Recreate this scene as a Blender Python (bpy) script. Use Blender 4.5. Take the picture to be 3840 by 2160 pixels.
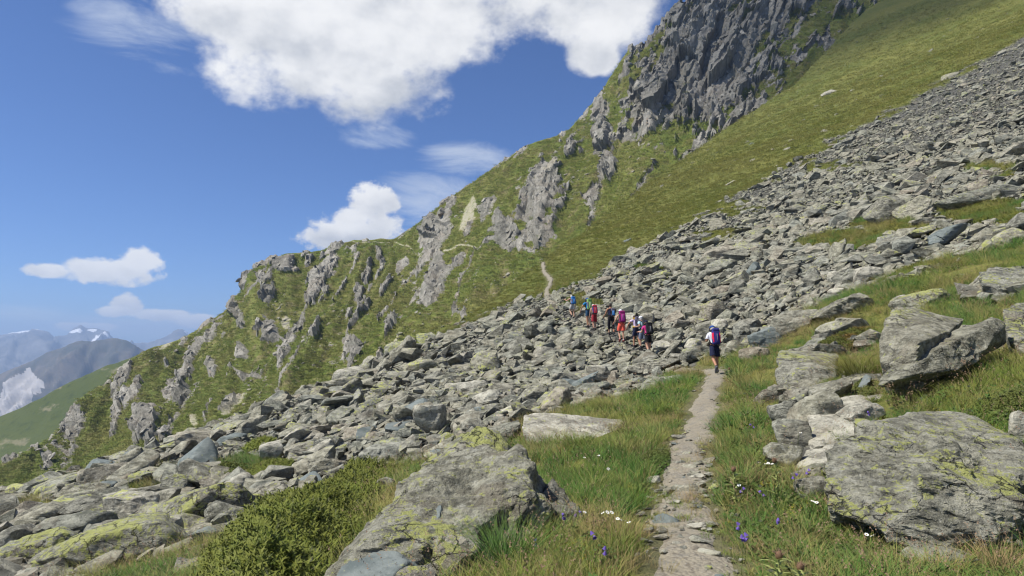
import bpy, bmesh, math, random
import numpy as np
from mathutils import Vector, Matrix, Euler, noise as mnoise

# ------------------------------------------------------------------ clear, camera, sky, sun
for o in list(bpy.data.objects):
    bpy.data.objects.remove(o)
SC = bpy.context.scene
COL = SC.collection
R = math.radians
FPX, CX, CY = 2600.0, 1920.0, 1080.0          # the photograph is 3840 px wide
PITCH = math.atan(220.0 / FPX)
EYE = np.array([0.0, 0.0, 1.6])

cam_d = bpy.data.cameras.new('camera'); cam = bpy.data.objects.new('camera', cam_d); COL.objects.link(cam)
cam.location = EYE; cam.rotation_euler = (math.pi / 2 + PITCH, 0, 0)
cam_d.sensor_fit = 'HORIZONTAL'; cam_d.sensor_width = 36.0; cam_d.lens = 36.0 * FPX / 3840.0
cam_d.clip_start = 0.1; cam_d.clip_end = 90000.0
SC.camera = cam

SUN_AZ, SUN_EL = R(-104), R(56)               # azimuth from +Y towards +X
sun_dir = Vector((math.sin(SUN_AZ) * math.cos(SUN_EL), math.cos(SUN_AZ) * math.cos(SUN_EL), math.sin(SUN_EL)))
sun_d = bpy.data.lights.new('sun', 'SUN'); sun_d.energy = 5.0; sun_d.angle = R(0.53); sun_d.color = (1.0, 0.955, 0.88)
sun = bpy.data.objects.new('sun', sun_d); COL.objects.link(sun)
sun.rotation_euler = (-sun_dir).to_track_quat('-Z', 'Y').to_euler(); sun.location = (0, 0, 80)

SC.view_settings.view_transform = 'Standard'; SC.view_settings.look = 'None'
SC.view_settings.exposure = 0.44; SC.view_settings.gamma = 1.0; SC.view_settings.use_curve_mapping = False
SC.render.engine = 'CYCLES'
cy = SC.cycles
cy.use_denoising = True
try: cy.denoiser = 'OPENIMAGEDENOISE'
except Exception: pass
cy.use_adaptive_sampling = True; cy.adaptive_threshold = 0.012; cy.filter_width = 1.25
cy.max_bounces = 5; cy.diffuse_bounces = 1; cy.glossy_bounces = 2; cy.transmission_bounces = 3; cy.transparent_max_bounces = 6
cy.volume_bounces = 0

W = bpy.data.worlds.new('World'); SC.world = W; W.use_nodes = True
def build_world():
    nt = W.node_tree; N = nt.nodes; L = nt.links; N.clear()
    def nd(t, **k):
        n = N.new(t)
        for a, b in k.items(): setattr(n, a, b)
        return n
    def M(op, a, b=None, c=None, clamp=False):
        n = nd('ShaderNodeMath', operation=op, use_clamp=clamp)
        for i, v in enumerate((a, b, c)):
            if v is None: continue
            if isinstance(v, (int, float)): n.inputs[i].default_value = v
            else: L.new(v, n.inputs[i])
        return n.outputs[0]
    def VM(op, a, b):
        n = nd('ShaderNodeVectorMath', operation=op)
        for i, v in enumerate((a, b)):
            if isinstance(v, tuple): n.inputs[i].default_value = v
            else: L.new(v, n.inputs[i])
        return n.outputs[0]
    def mapr(v, a, b, c=0.0, d=1.0, smooth=True):
        n = nd('ShaderNodeMapRange'); n.interpolation_type = 'SMOOTHSTEP' if smooth else 'LINEAR'
        L.new(v, n.inputs['Value'])
        for k, x in zip(('From Min', 'From Max', 'To Min', 'To Max'), (a, b, c, d)):
            n.inputs[k].default_value = x
        return n.outputs['Result']
    def mix(f, a, b):
        n = nd('ShaderNodeMix', data_type='RGBA')
        for s, v in ((n.inputs[0], f), (n.inputs[6], a), (n.inputs[7], b)):
            if isinstance(v, tuple): s.default_value = v
            elif isinstance(v, float): s.default_value = v
            else: L.new(v, s)
        return n.outputs[2]
    sky = nd('ShaderNodeTexSky', sky_type='NISHITA'); sky.sun_disc = False
    sky.sun_elevation = SUN_EL; sky.sun_rotation = SUN_AZ
    sky.altitude = 2400; sky.air_density = 1.0; sky.dust_density = 1.1; sky.ozone_density = 2.2
    skyc = nd('ShaderNodeMix', data_type='RGBA', blend_type='MULTIPLY'); skyc.inputs[0].default_value = 1.0
    L.new(sky.outputs[0], skyc.inputs[6]); skyc.inputs[7].default_value = (SKY_K[0], SKY_K[1], SKY_K[2], 1)
    tc = nd('ShaderNodeTexCoord'); D = tc.outputs['Generated']
    sx = nd('ShaderNodeSeparateXYZ'); L.new(D, sx.inputs[0])
    az = M('ARCTAN2', sx.outputs[0], sx.outputs[1]); el = M('ARCSINE', sx.outputs[2])
    # turbulence that pushes the cloud outlines about
    wn = nd('ShaderNodeTexNoise'); wn.inputs['Scale'].default_value = 9.0; wn.inputs['Detail'].default_value = 9.0; wn.inputs['Roughness'].default_value = 0.58
    L.new(VM('MULTIPLY', D, (1, 1, 1.5)), wn.inputs['Vector'])
    wn2 = nd('ShaderNodeTexNoise'); wn2.inputs['Scale'].default_value = 4.5; wn2.inputs['Detail'].default_value = 4.0
    L.new(VM('MULTIPLY', D, (1, 1, 1.4)), wn2.inputs['Vector'])
    def ell(px, py, rx, ry):
        d = np.array([(px - CX), FPX * math.cos(PITCH) - (CY - py) * math.sin(PITCH), FPX * math.sin(PITCH) + (CY - py) * math.cos(PITCH)])
        d /= np.linalg.norm(d)
        a0 = math.atan2(d[0], d[1]); e0 = math.asin(d[2])
        k = math.sqrt(1 + ((px - CX) / FPX) ** 2 + ((CY - py) / FPX) ** 2)
        ra = rx / FPX / (k * k) ; re = ry / FPX / k
        u = M('MULTIPLY', M('SUBTRACT', az, a0), 1 / ra); v = M('MULTIPLY', M('SUBTRACT', el, e0), 1 / re)
        r2 = M('ADD', M('MULTIPLY', u, u), M('MULTIPLY', v, v))
        return M('SUBTRACT', 1.0, r2), v
    def field(lst):
        acc = None; sh = None
        for e in lst:
            f, v = ell(*e)
            acc = f if acc is None else M('SMOOTH_MAX', acc, f, 0.35)
            t = M('MULTIPLY', M('MAXIMUM', M('ADD', f, 0.25), 0.0), v)
            sh = t if sh is None else M('ADD', sh, t)
        return acc, sh
    nz = M('SUBTRACT', wn.outputs[0], 0.5); nz2 = M('SUBTRACT', wn2.outputs[0], 0.5)
    def noise(scale, detail, zs):
        x = nd('ShaderNodeTexNoise'); x.inputs['Scale'].default_value = scale; x.inputs['Detail'].default_value = detail; x.inputs['Roughness'].default_value = 0.6
        L.new(VM('MULTIPLY', D, (1, 1, zs)), x.inputs['Vector']); return M('SUBTRACT', x.outputs[0], 0.5)
    nz5 = noise(26.0, 7.0, 1.3)
    big = [(1270, 270, 540, 185), (1000, 60, 440, 170), (1480, 60, 620, 240), (2250, 40, 330, 150), (2220, 190, 120, 100), (1700, -150, 1200, 230)]
    small = [(1330, 855, 200, 80), (1250, 890, 150, 60), (1400, 745, 110, 70), (410, 1015, 190, 60), (180, 1015, 100, 30), (520, 985, 100, 62), (475, 1140, 60, 40), (430, 1170, 80, 22), (620, 1182, 100, 24), (740, 1205, 120, 28), (330, 1225, 120, 20)]
    f, sh = field(big); fs_, sh2 = field(small); sh = M('ADD', sh, sh2)
    dens = M('ADD', M('ADD', M('ADD', f, M('MULTIPLY', nz, 2.2)), M('MULTIPLY', nz2, 1.2)), M('MULTIPLY', nz5, 1.0))
    dens2 = M('ADD', M('ADD', M('ADD', fs_, M('MULTIPLY', nz, 1.2)), M('MULTIPLY', nz5, 3.0)), M('MULTIPLY', noise(70.0, 4.0, 1.2), 1.0))
    dens = M('MAXIMUM', dens, dens2)
    mask = mapr(dens, -0.12, 0.62)
    # wisps and veils
    veil = [(1600, 740, 260, 90), (1420, 500, 170, 70), (1750, 590, 200, 70), (500, 90, 330, 150), (450, 1215, 520, 60), (120, 1180, 260, 55), (1900, 900, 500, 160),
            ]
    f2, _ = field(veil)
    wn3 = nd('ShaderNodeTexNoise'); wn3.inputs['Scale'].default_value = 7.0; wn3.inputs['Detail'].default_value = 8.0; wn3.inputs['Roughness'].default_value = 0.62
    wn3.inputs['Distortion'].default_value = 0.6
    L.new(VM('MULTIPLY', D, (1, 1, 3.2)), wn3.inputs['Vector'])
    dv = M('ADD', f2, M('MULTIPLY', M('SUBTRACT', wn3.outputs[0], 0.5), 4.2))
    vmask = M('MULTIPLY', mapr(dv, -0.1, 1.5), 0.62)
    # more of the same cumulus in the rest of the sky, behind and beside the view
    wn4 = nd('ShaderNodeTexNoise'); wn4.inputs['Scale'].default_value = 2.6; wn4.inputs['Detail'].default_value = 8.0
    L.new(VM('MULTIPLY', D, (1, 1, 1.6)), wn4.inputs['Vector'])
    away = mapr(M('ABSOLUTE', az), 0.85, 1.3)
    omask = M('MULTIPLY', M('MULTIPLY', mapr(wn4.outputs[0], 0.53, 0.64), away), mapr(sx.outputs[2], -0.02, 0.1))
    # cloud shading: bright crowns, greyer undersides, small relief
    wr = nd('ShaderNodeTexNoise'); wr.inputs['Scale'].default_value = 13.0; wr.inputs['Detail'].default_value = 7.0; wr.inputs['Roughness'].default_value = 0.55
    off = VM('ADD', D, (float(sun_dir.x) * 0.03, float(sun_dir.y) * 0.03, float(sun_dir.z) * 0.03))
    L.new(VM('MULTIPLY', off, (1, 1, 1.5)), wr.inputs['Vector'])
    wr0 = nd('ShaderNodeTexNoise'); wr0.inputs['Scale'].default_value = 13.0; wr0.inputs['Detail'].default_value = 7.0; wr0.inputs['Roughness'].default_value = 0.55
    L.new(VM('MULTIPLY', D, (1, 1, 1.5)), wr0.inputs['Vector'])
    relief = M('SUBTRACT', wr0.outputs[0], wr.outputs[0])
    shade = M('ADD', M('ADD', M('MULTIPLY', sh, 0.30), M('MULTIPLY', relief, 0.9)), M('MULTIPLY', nz2, 0.9))
    lit = mapr(shade, -0.55, 0.22, 0.0, 1.0)
    ccol = mix(lit, (0.36, 0.385, 0.43, 1), (0.72, 0.72, 0.72, 1))
    ccol = mix(M('MULTIPLY', mapr(dens, 0.25, 2.3), 0.22), ccol, (0.50, 0.52, 0.55, 1))
    c1 = mix(vmask, skyc.outputs[2], (0.55, 0.60, 0.67, 1))
    c2 = mix(mask, c1, ccol)
    c3 = mix(omask, c2, (0.54, 0.565, 0.60, 1))
    bg = nd('ShaderNodeBackground'); bg.inputs['Strength'].default_value = 1.0
    L.new(c3, bg.inputs['Color'])
    out = nd('ShaderNodeOutputWorld'); L.new(bg.outputs[0], out.inputs[0])
SKY_K = (0.047, 0.064, 0.092)                 # the Nishita sky at a strength of about 0.1
build_world(); W.cycles.sampling_method = "NONE"

# ------------------------------------------------------------------ helpers
def ray(px, py):
    a = np.asarray(px, float) - CX; b = CY - np.asarray(py, float)
    c, s = math.cos(PITCH), math.sin(PITCH)
    return np.stack([a, FPX * c - b * s, FPX * s + b * c], -1)
def P(px, py, Y):
    d = ray(px, py); return EYE + d * (Y / d[..., 1])[..., None] if np.ndim(px) else EYE + d * (Y / d[1])
def project(p):
    q = np.asarray(p, float) - EYE
    c, s = math.cos(PITCH), math.sin(PITCH)
    fwd = q[..., 1] * c + q[..., 2] * s; up = -q[..., 1] * s + q[..., 2] * c
    fw = np.where(np.abs(fwd) < 1e-3, 1e-3, fwd)
    return CX + FPX * q[..., 0] / fw, CY - FPX * up / fw, fwd

def vnoise(p, seed=0):
    p = np.asarray(p, float); i = np.floor(p); f = p - i; i = i.astype(np.int64)
    u = f * f * f * (f * (f * 6 - 15) + 10)
    def h(dx, dy, dz):
        n = ((i[..., 0] + dx) * 374761393 + (i[..., 1] + dy) * 668265263 + (i[..., 2] + dz) * 1103515245 + seed * 362437) & 0xffffffff
        n = ((n ^ (n >> 13)) * 1274126177) & 0xffffffff; n = ((n ^ (n >> 15)) * 2246822519) & 0xffffffff
        n ^= n >> 16
        return (n & 0xffffff) / float(0x7fffff) - 1.0
    x, y, z = u[..., 0], u[..., 1], u[..., 2]
    def lx(dy, dz): a = h(0, dy, dz); return a + (h(1, dy, dz) - a) * x
    def ly(dz): a = lx(0, dz); return a + (lx(1, dz) - a) * y
    a = ly(0); return a + (ly(1) - a) * z
def fbm(p, oct=5, lac=2.03, gain=0.5, seed=0):
    p = np.asarray(p, float); s = 0; a = 1.0; t = 0
    for k in range(oct):
        s = s + a * vnoise(p, seed + k * 17); t += a; a *= gain; p = p * lac + 13.7
    return s / t
def ridged(p, oct=5, lac=2.07, gain=0.5, seed=0):
    p = np.asarray(p, float); s = 0; a = 1.0; t = 0
    for k in range(oct):
        s = s + a * (1 - 2 * np.abs(vnoise(p, seed + k * 31))); t += a; a *= gain; p = p * lac + 7.3
    return s / t
def v3(x, y, z=0.0): return np.stack(np.broadcast_arrays(np.asarray(x, float), y, z), -1)
def sstep(a, b, x):
    t = np.clip((np.asarray(x, float) - a) / (b - a), 0, 1); return t * t * (3 - 2 * t)
def inpoly(x, y, poly):
    x = np.asarray(x, float); y = np.asarray(y, float); r = np.zeros(x.shape, bool); n = len(poly)
    for i in range(n):
        x0, y0 = poly[i]; x1, y1 = poly[(i + 1) % n]
        if y0 == y1: continue
        c = ((y0 > y) != (y1 > y)) & (x < (x1 - x0) * (y - y0) / (y1 - y0) + x0); r ^= c
    return r

def np_mesh(name, verts, faces, smooth=True, attrs=None):
    """verts (N,3); faces (F,3|4) int array"""
    verts = np.ascontiguousarray(verts, np.float32); faces = np.ascontiguousarray(faces, np.int32)
    me = bpy.data.meshes.new(name); n = faces.shape[1]
    me.vertices.add(len(verts)); me.vertices.foreach_set('co', verts.ravel())
    me.loops.add(faces.size); me.loops.foreach_set('vertex_index', faces.ravel())
    me.polygons.add(len(faces)); me.polygons.foreach_set('loop_start', np.arange(0, faces.size, n, dtype=np.int32))
    me.polygons.foreach_set('use_smooth', np.full(len(faces), smooth, bool))
    for k, a in (attrs or {}).items():
        a = np.ascontiguousarray(a, np.float32)
        if a.ndim == 1: at = me.attributes.new(k, 'FLOAT', 'POINT'); at.data.foreach_set('value', a)
        else: at = me.attributes.new(k, 'FLOAT_COLOR', 'POINT'); at.data.foreach_set('color', np.c_[a, np.ones(len(a))].astype(np.float32).ravel())
    me.update(calc_edges=True); me.validate()
    return me
def link(name, data, mat=None, parent=None, **props):
    o = bpy.data.objects.new(name, data); COL.objects.link(o)
    if mat is not None and data is not None and not data.materials: data.materials.append(mat)
    if parent is not None: o.parent = parent
    for k, v in props.items(): o[k] = v
    return o
def empty(name, loc=(0, 0, 0), rz=0.0, **props):
    o = bpy.data.objects.new(name, None); COL.objects.link(o); o.location = loc; o.rotation_euler = (0, 0, rz)
    o.empty_display_size = 0.1
    for k, v in props.items(): o[k] = v
    return o
def grid_faces(nu, nv):
    i = np.arange(nu - 1)[:, None] * nv + np.arange(nv - 1)[None, :]; i = i.ravel()
    return np.stack([i, i + nv, i + nv + 1, i + 1], -1)
_ico = {}
def ico(n):
    if n not in _ico:
        b = bmesh.new(); bmesh.ops.create_icosphere(b, subdivisions=n, radius=1.0)
        b.verts.ensure_lookup_table()
        _ico[n] = (np.array([v.co[:] for v in b.verts]), np.array([[v.index for v in f.verts] for f in b.faces], np.int32)); b.free()
    return _ico[n]
def rotm(rx, ry, rz): return np.array(Euler((rx, ry, rz)).to_matrix())

# ------------------------------------------------------------------ materials
class NT:
    def __init__(s, name):
        s.m = bpy.data.materials.new(name); s.m.use_nodes = True; s.t = s.m.node_tree; s.t.nodes.clear()
        s.out = s.n('ShaderNodeOutputMaterial'); s.b = s.n('ShaderNodeBsdfPrincipled'); s.L(s.b.outputs[0], s.out.inputs[0])
        s.b.inputs['Specular IOR Level'].default_value = 0.25
    def n(s, t, **k):
        x = s.t.nodes.new(t)
        for a, b in k.items(): setattr(x, a, b)
        return x
    def L(s, a, b): s.t.links.new(a, b)
    def put(s, sock, v):
        if isinstance(v, (int, float)): sock.default_value = v
        elif isinstance(v, tuple): sock.default_value = v if len(v) != 3 or sock.type == 'VECTOR' else (*v, 1)
        else: s.L(v, sock)
    def math(s, op, a, b=0.0, c=None, clamp=False):
        x = s.n('ShaderNodeMath', operation=op, use_clamp=clamp); s.put(x.inputs[0], a); s.put(x.inputs[1], b)
        if c is not None: s.put(x.inputs[2], c)
        return x.outputs[0]
    def vm(s, op, a, b):
        x = s.n('ShaderNodeVectorMath', operation=op); s.put(x.inputs[0], a); s.put(x.inputs[1], b); return x.outputs[0]
    def pos(s): return s.n('ShaderNodeNewGeometry').outputs['Position']
    def obj(s): return s.n('ShaderNodeTexCoord').outputs['Object']
    def rnd(s): return s.n('ShaderNodeObjectInfo').outputs['Random']
    def attr(s, name, col=False):
        x = s.n('ShaderNodeAttribute', attribute_name=name); return x.outputs['Color' if col else 'Fac']
    def noise(s, vec, scale, detail=4.0, rough=0.5, dist=0.0, col=False):
        x = s.n('ShaderNodeTexNoise'); s.put(x.inputs['Vector'], vec); x.inputs['Scale'].default_value = scale
        x.inputs['Detail'].default_value = detail; x.inputs['Roughness'].default_value = rough; x.inputs['Distortion'].default_value = dist
        return x.outputs['Color' if col else 0]
    def voro(s, vec, scale, feature='F1', out=0):
        x = s.n('ShaderNodeTexVoronoi', feature=feature); s.put(x.inputs['Vector'], vec); x.inputs['Scale'].default_value = scale
        return x.outputs[out]
    def ramp(s, v, stops, interp='LINEAR'):
        x = s.n('ShaderNodeValToRGB'); s.put(x.inputs[0], v); r = x.color_ramp; r.interpolation = interp
        while len(r.elements) < len(stops): r.elements.new(0.5)
        for e, (p, c) in zip(r.elements, stops): e.position = p; e.color = (*c, 1)
        return x.outputs[0]
    def mr(s, v, a, b, c=0.0, d=1.0, smooth=True):
        x = s.n('ShaderNodeMapRange'); x.interpolation_type = 'SMOOTHSTEP' if smooth else 'LINEAR'; s.put(x.inputs['Value'], v)
        for k, y in zip(('From Min', 'From Max', 'To Min', 'To Max'), (a, b, c, d)): s.put(x.inputs[k], y)
        return x.outputs['Result']
    def mix(s, f, a, b, mode='MIX'):
        x = s.n('ShaderNodeMix', data_type='RGBA', blend_type=mode); s.put(x.inputs[0], f); s.put(x.inputs[6], a); s.put(x.inputs[7], b); return x.outputs[2]
    def hsv(s, c, h=0.5, sa=1.0, v=1.0):
        x = s.n('ShaderNodeHueSaturation'); s.put(x.inputs['Hue'], h); s.put(x.inputs['Saturation'], sa); s.put(x.inputs['Value'], v); s.put(x.inputs['Color'], c); return x.outputs[0]
    def map(s, vec, rot=(0, 0, 0), sc=(1, 1, 1)):
        x = s.n('ShaderNodeMapping'); s.put(x.inputs['Vector'], vec); x.inputs['Rotation'].default_value = rot; x.inputs['Scale'].default_value = sc; return x.outputs[0]
    def bump(s, h, strength=0.5, dist=0.05):
        x = s.n('ShaderNodeBump'); x.inputs['Strength'].default_value = strength; x.inputs['Distance'].default_value = dist; s.put(x.inputs['Height'], h)
        s.L(x.outputs[0], s.b.inputs['Normal']); return x
    def color(s, c, rough=0.9): s.put(s.b.inputs['Base Color'], c); s.put(s.b.inputs['Roughness'], rough); return s.m

def rock_material(name, src, lichen=0.5, tex=1.0, stretch=True, pale=0.0, blue=0.0, relief=1.0, bright=1.0, toplich=0.07):
    """src: 'object' (one tint per object), 'attr' (a tint stored per stone)"""
    t = NT(name); p = t.pos()
    rnd = t.rnd() if src == 'object' else t.attr('tint')
    r2 = t.math('FRACT', t.math('MULTIPLY', rnd, 7.31)); r3 = t.math('FRACT', t.math('MULTIPLY', rnd, 23.7))
    base = t.ramp(rnd, [(0.0, (0.085, 0.09, 0.075)), (0.15, (0.19, 0.18, 0.135)), (0.35, (0.27, 0.25, 0.18)), (0.52, (0.21, 0.21, 0.145)), (0.70, (0.15, 0.17, 0.155)), (0.84, (0.30, 0.285, 0.23)), (0.965, (0.26, 0.20, 0.145)), (1.0, (0.42, 0.40, 0.35))])
    if pale: base = t.mix(pale, base, (0.40, 0.375, 0.33))
    if blue: base = t.mix(blue, base, (0.105, 0.14, 0.145))
    q = t.map(p, rot=(0.3, -0.6, 0.25), sc=(1.0, 1.3, 2.7) if stretch else (1, 1, 1))
    n1 = t.noise(q, 2.3 * tex, 8, 0.62, 0.4); n2 = t.noise(p, 7.0 * tex, 8, 0.68); n3 = t.noise(p, 1.1 * tex, 4, 0.55)
    n4 = t.noise(p, 24.0 * tex, 6, 0.72)
    col = t.mix(t.mr(n1, 0.36, 0.64), t.mix(0.62, base, (0.065, 0.062, 0.055)), t.mix(0.45, base, (0.46, 0.44, 0.39)))
    col = t.mix(t.mr(n2, 0.53, 0.63, 0, 0.65), col, (0.070, 0.068, 0.062))
    col = t.mix(t.mr(n2, 0.45, 0.36, 0, 0.55), col, (0.44, 0.43, 0.39))
    col = t.mix(t.mr(n4, 0.55, 0.64, 0, 0.6), col, (0.06, 0.058, 0.052))
    col = t.mix(t.mr(n4, 0.44, 0.36, 0, 0.45), col, (0.46, 0.45, 0.42))
    col = t.mix(t.mr(n3, 0.55, 0.72, 0, 0.45), col, (0.20, 0.165, 0.125))
    # crusty map lichen: irregular yellow-green islands, more on some stones
    lv = t.vm('ADD', p, t.vm('MULTIPLY', t.noise(p, 6.0 * tex, 4, 0.6, col=True), (0.22, 0.22, 0.22)))
    lr = t.noise(lv, 7.5 * tex, 8, 0.70); lz = t.noise(p, 0.85 * tex, 3, 0.5)
    amt = t.math('ADD', t.math('MULTIPLY', lz, 0.55), t.math('MULTIPLY', r2, 0.14))
    lt = t.math('ADD', lr, t.math('SUBTRACT', amt, 0.34))
    nz = t.n('ShaderNodeSeparateXYZ'); t.L(t.n('ShaderNodeNewGeometry').outputs['Normal'], nz.inputs[0])
    lt = t.math('ADD', lt, t.math('MULTIPLY', nz.outputs[2], toplich))
    lk = t.mr(lt, 0.765 - 0.14 * lichen, 0.81 - 0.14 * lichen)
    lcol = t.mix(t.noise(p, 30 * tex, 3), (0.27, 0.28, 0.10), (0.43, 0.445, 0.14))
    col = t.mix(t.math('MULTIPLY', lk, 0.88), col, lcol)
    col = t.mix(t.mr(t.math('ADD', lr, t.math('MULTIPLY', r3, 0.1)), 0.36, 0.28, 0, 0.55), col, (0.27, 0.28, 0.20))
    if relief > 1:                               # open joints and cracks on the near boulders
        cv = t.vm('ADD', t.map(p, rot=(0.2, -0.5, 0.3), sc=(1, 1, 1.6)), t.vm('MULTIPLY', t.noise(p, 2.4, 5, 0.6, col=True), (0.55, 0.55, 0.55)))
        ck = t.math('MULTIPLY', t.mr(t.voro(cv, 2.6, 'DISTANCE_TO_EDGE'), 0.035, 0.0), t.mr(t.noise(p, 1.3, 3), 0.47, 0.6)); col = t.mix(t.math('MULTIPLY', ck, 0.8), col, (0.03, 0.028, 0.025)); n1 = t.math('SUBTRACT', n1, t.math('MULTIPLY', ck, 0.35))
    h = t.math('ADD', t.math('MULTIPLY', n1, 1.0), t.math('MULTIPLY', n2, 0.55))
    col = t.mix(1.0, t.hsv(col, v=bright), (0.985, 0.99, 0.90), 'MULTIPLY')
    t.bump(t.math('ADD', h, t.math('MULTIPLY', n4, 0.25)), 1.0, 0.07 * relief / tex)
    return t.color(col, 0.88)
# ------------------------------------------------------------------ the near hillside (ground under path, talus and grass slope)
CTRL = [P(*c) for c in [
    (2560, 2120, 5.0), (2620, 1800, 8.3), (2660, 1600, 12), (2690, 1405, 25), (1950, 2100, 5.5), (2200, 1700, 10), (1250, 2160, 6),
    (600, 2160, 9), (0, 2160, 12), (0, 2000, 17), (0, 1872, 40), (350, 1775, 40), (700, 1645, 42), (700, 1900, 17), (1000, 1530, 45), (1330, 1395, 51),
    (1330, 1600, 24), (1600, 1292, 58), (1900, 1172, 63), (2000, 1500, 22), (1600, 1450, 34), (2435, 1340, 34), (2150, 1195, 50),
    (2290, 1262, 42), (2050, 1112, 66), (2070, 1060, 82), (2035, 988, 102), (3840, 2160, 5.2), (3700, 1480, 9), (3000, 1800, 7.5),
    (3000, 1500, 12), (3300, 1400, 13), (3840, 1250, 14), (3600, 1100, 19), (2900, 1250, 24), (3000, 1000, 42), (3400, 900, 38),
    (3840, 800, 35), (2600, 1000, 58), (2550, 850, 88), (3000, 600, 120), (3400, 500, 100), (3840, 400, 85), (3840, 130, 150),
    (2200, 860, 132), (2400, 720, 168), (2700, 500, 225), (3000, 310, 275), (3300, 10, 345), (3840, -150, 320), (1750, 1195, 76), (1900, 1085, 90)]]
CTRL += [np.array(c, float) for c in [(0, 0, 0), (0, -8, -0.1), (-12, -8, -3.2), (12, -8, 3.2), (-45, 10, -12), (45, 0, 16), (110, 40, 48), (-70, 50, -20), (-60, 80, -15), (200, 150, 112)]]
CTRL = np.array(CTRL)
def _U(r2): return 0.5 * r2 * np.log(r2 + 1e-9)
def _tps():
    X = CTRL[:, :2]; n = len(X); K = _U(((X[:, None] - X[None]) ** 2).sum(-1)) + np.eye(n) * 0.6
    Q = np.c_[np.ones(n), X]; A = np.zeros((n + 3, n + 3)); A[:n, :n] = K; A[:n, n:] = Q; A[n:, :n] = Q.T
    return np.linalg.solve(A, np.r_[CTRL[:, 2], 0, 0, 0])
TPSW = _tps()
# where the hillside rolls over into the hollow behind it: distance along each bearing
CRX = np.array([-3.0, -0.80, -0.62, -0.47, -0.354, -0.227, -0.123, -0.065, -0.008, 0.044, 0.108, 0.185, 0.30, 0.415, 0.53, 0.74, 3.0])
CRY = np.array([38., 40., 41., 43., 46., 52., 60., 77., 92., 104., 134., 170., 228., 278., 345., 400., 420.])
def base_height(x, y):
    x = np.asarray(x, float); y = np.asarray(y, float); sh = x.shape; X = np.stack([x.ravel(), y.ravel()], -1)
    out = np.empty(len(X))
    for s in range(0, len(X), 40000):
        q = X[s:s + 40000]
        out[s:s + 40000] = _U(((q[:, None] - CTRL[None, :, :2]) ** 2).sum(-1)) @ TPSW[:-3] + TPSW[-3] + q @ TPSW[-2:]
    return out.reshape(sh)
def height(x, y):
    x = np.asarray(x, float); y = np.asarray(y, float)
    d = np.maximum(y, 0.5); yc = np.interp(x / d, CRX, CRY); over = np.maximum(0, y - yc)
    # do not extrapolate the spline far past the brow: hold it there, then fall away
    k = np.where(y > yc, yc / np.maximum(y, 1e-3), 1.0)
    z = base_height(np.where(y > yc, x * (0.4 * k + 0.6), x), np.where(y > yc, yc + over * 0.3, y))
    z = z - 0.35 * over - 0.006 * over ** 2 / (1 + over * 0.01)
    rr = np.hypot(x, y)
    z = z + 0.07 * fbm(v3(x * 0.9, y * 0.9), 4, seed=3) * sstep(1, 6, rr) + 0.30 * fbm(v3(x * 0.16, y * 0.16), 3, seed=9) * sstep(10, 40, rr)
    z = z + 1.3 * fbm(v3(x * 0.035, y * 0.035), 3, seed=19) * sstep(60, 140, rr)
    return z
def ground_hit(px, py, y0=2.0, y1=420.0):
    """where the line of sight through a point of the photograph meets the hillside"""
    Y = np.geomspace(y0, y1, 700); d = ray(px, py); p = EYE + d[None] * (Y / d[1])[:, None]
    g = p[:, 2] - height(p[:, 0], p[:, 1]); i = np.argmax(g < 0)
    if not (g < 0).any(): i = len(Y) - 1
    a = max(i - 1, 0); t = g[a] / (g[a] - g[i] + 1e-9) if i > a else 0
    q = p[a] + (p[i] - p[a]) * np.clip(t, 0, 1); q[2] = height(q[0], q[1]); return q

# path centre line, from the camera's feet to the brow of the grass slope
_pp = [(0.9, -3.0), (1.0, 0.0), (1.12, 3.0)] + [tuple(ground_hit(*c)[:2]) for c in [(2555, 2130), (2545, 1980), (2568, 1830), (2590, 1690), (2614, 1590), (2652, 1480), (2688, 1410)]] + \
      [tuple(P(*c)[:2]) for c in [(2650, 1385, 27), (2520, 1350, 31), (2435, 1337, 34), (2370, 1310, 37.5), (2290, 1262, 42), (2215, 1225, 46), (2150, 1192, 50), (2080, 1140, 58), (2050, 1112, 66), (2052, 1080, 76), (2068, 1050, 84), (2040, 1005, 95), (2036, 986, 103)]]
_pp = np.array(_pp)
def _resample(pts, step):
    s = np.r_[0, np.cumsum(np.linalg.norm(np.diff(pts, axis=0), axis=1))]; t = np.linspace(0, s[-1], 4000)
    x = np.interp(t, s, pts[:, 0]); y = np.interp(t, s, pts[:, 1])
    k = np.ones(71) / 71; xp = np.convolve(np.pad(x, 35, 'edge'), k, 'valid'); yp = np.convolve(np.pad(y, 35, 'edge'), k, 'valid')
    w_ = 0.04 * np.sin(t * 0.9) + 0.05 * np.sin(t * 2.3 + 1); xp = xp + w_ * np.exp(-t / 60)
    n = int(s[-1] / step); j = np.linspace(0, 3999, n).astype(int); return np.stack([xp[j], yp[j]], -1)
PATH = _resample(_pp, 0.12)
_pc = PATH[::4]
def path_dist(x, y):
    x = np.asarray(x, float).ravel(); y = np.asarray(y, float).ravel(); out = np.empty(len(x))
    for s in range(0, len(x), 20000):
        out[s:s + 20000] = np.sqrt((((np.stack([x[s:s + 20000], y[s:s + 20000]], -1)[:, None] - _pc[None]) ** 2).sum(-1)).min(1))
    return out
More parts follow.
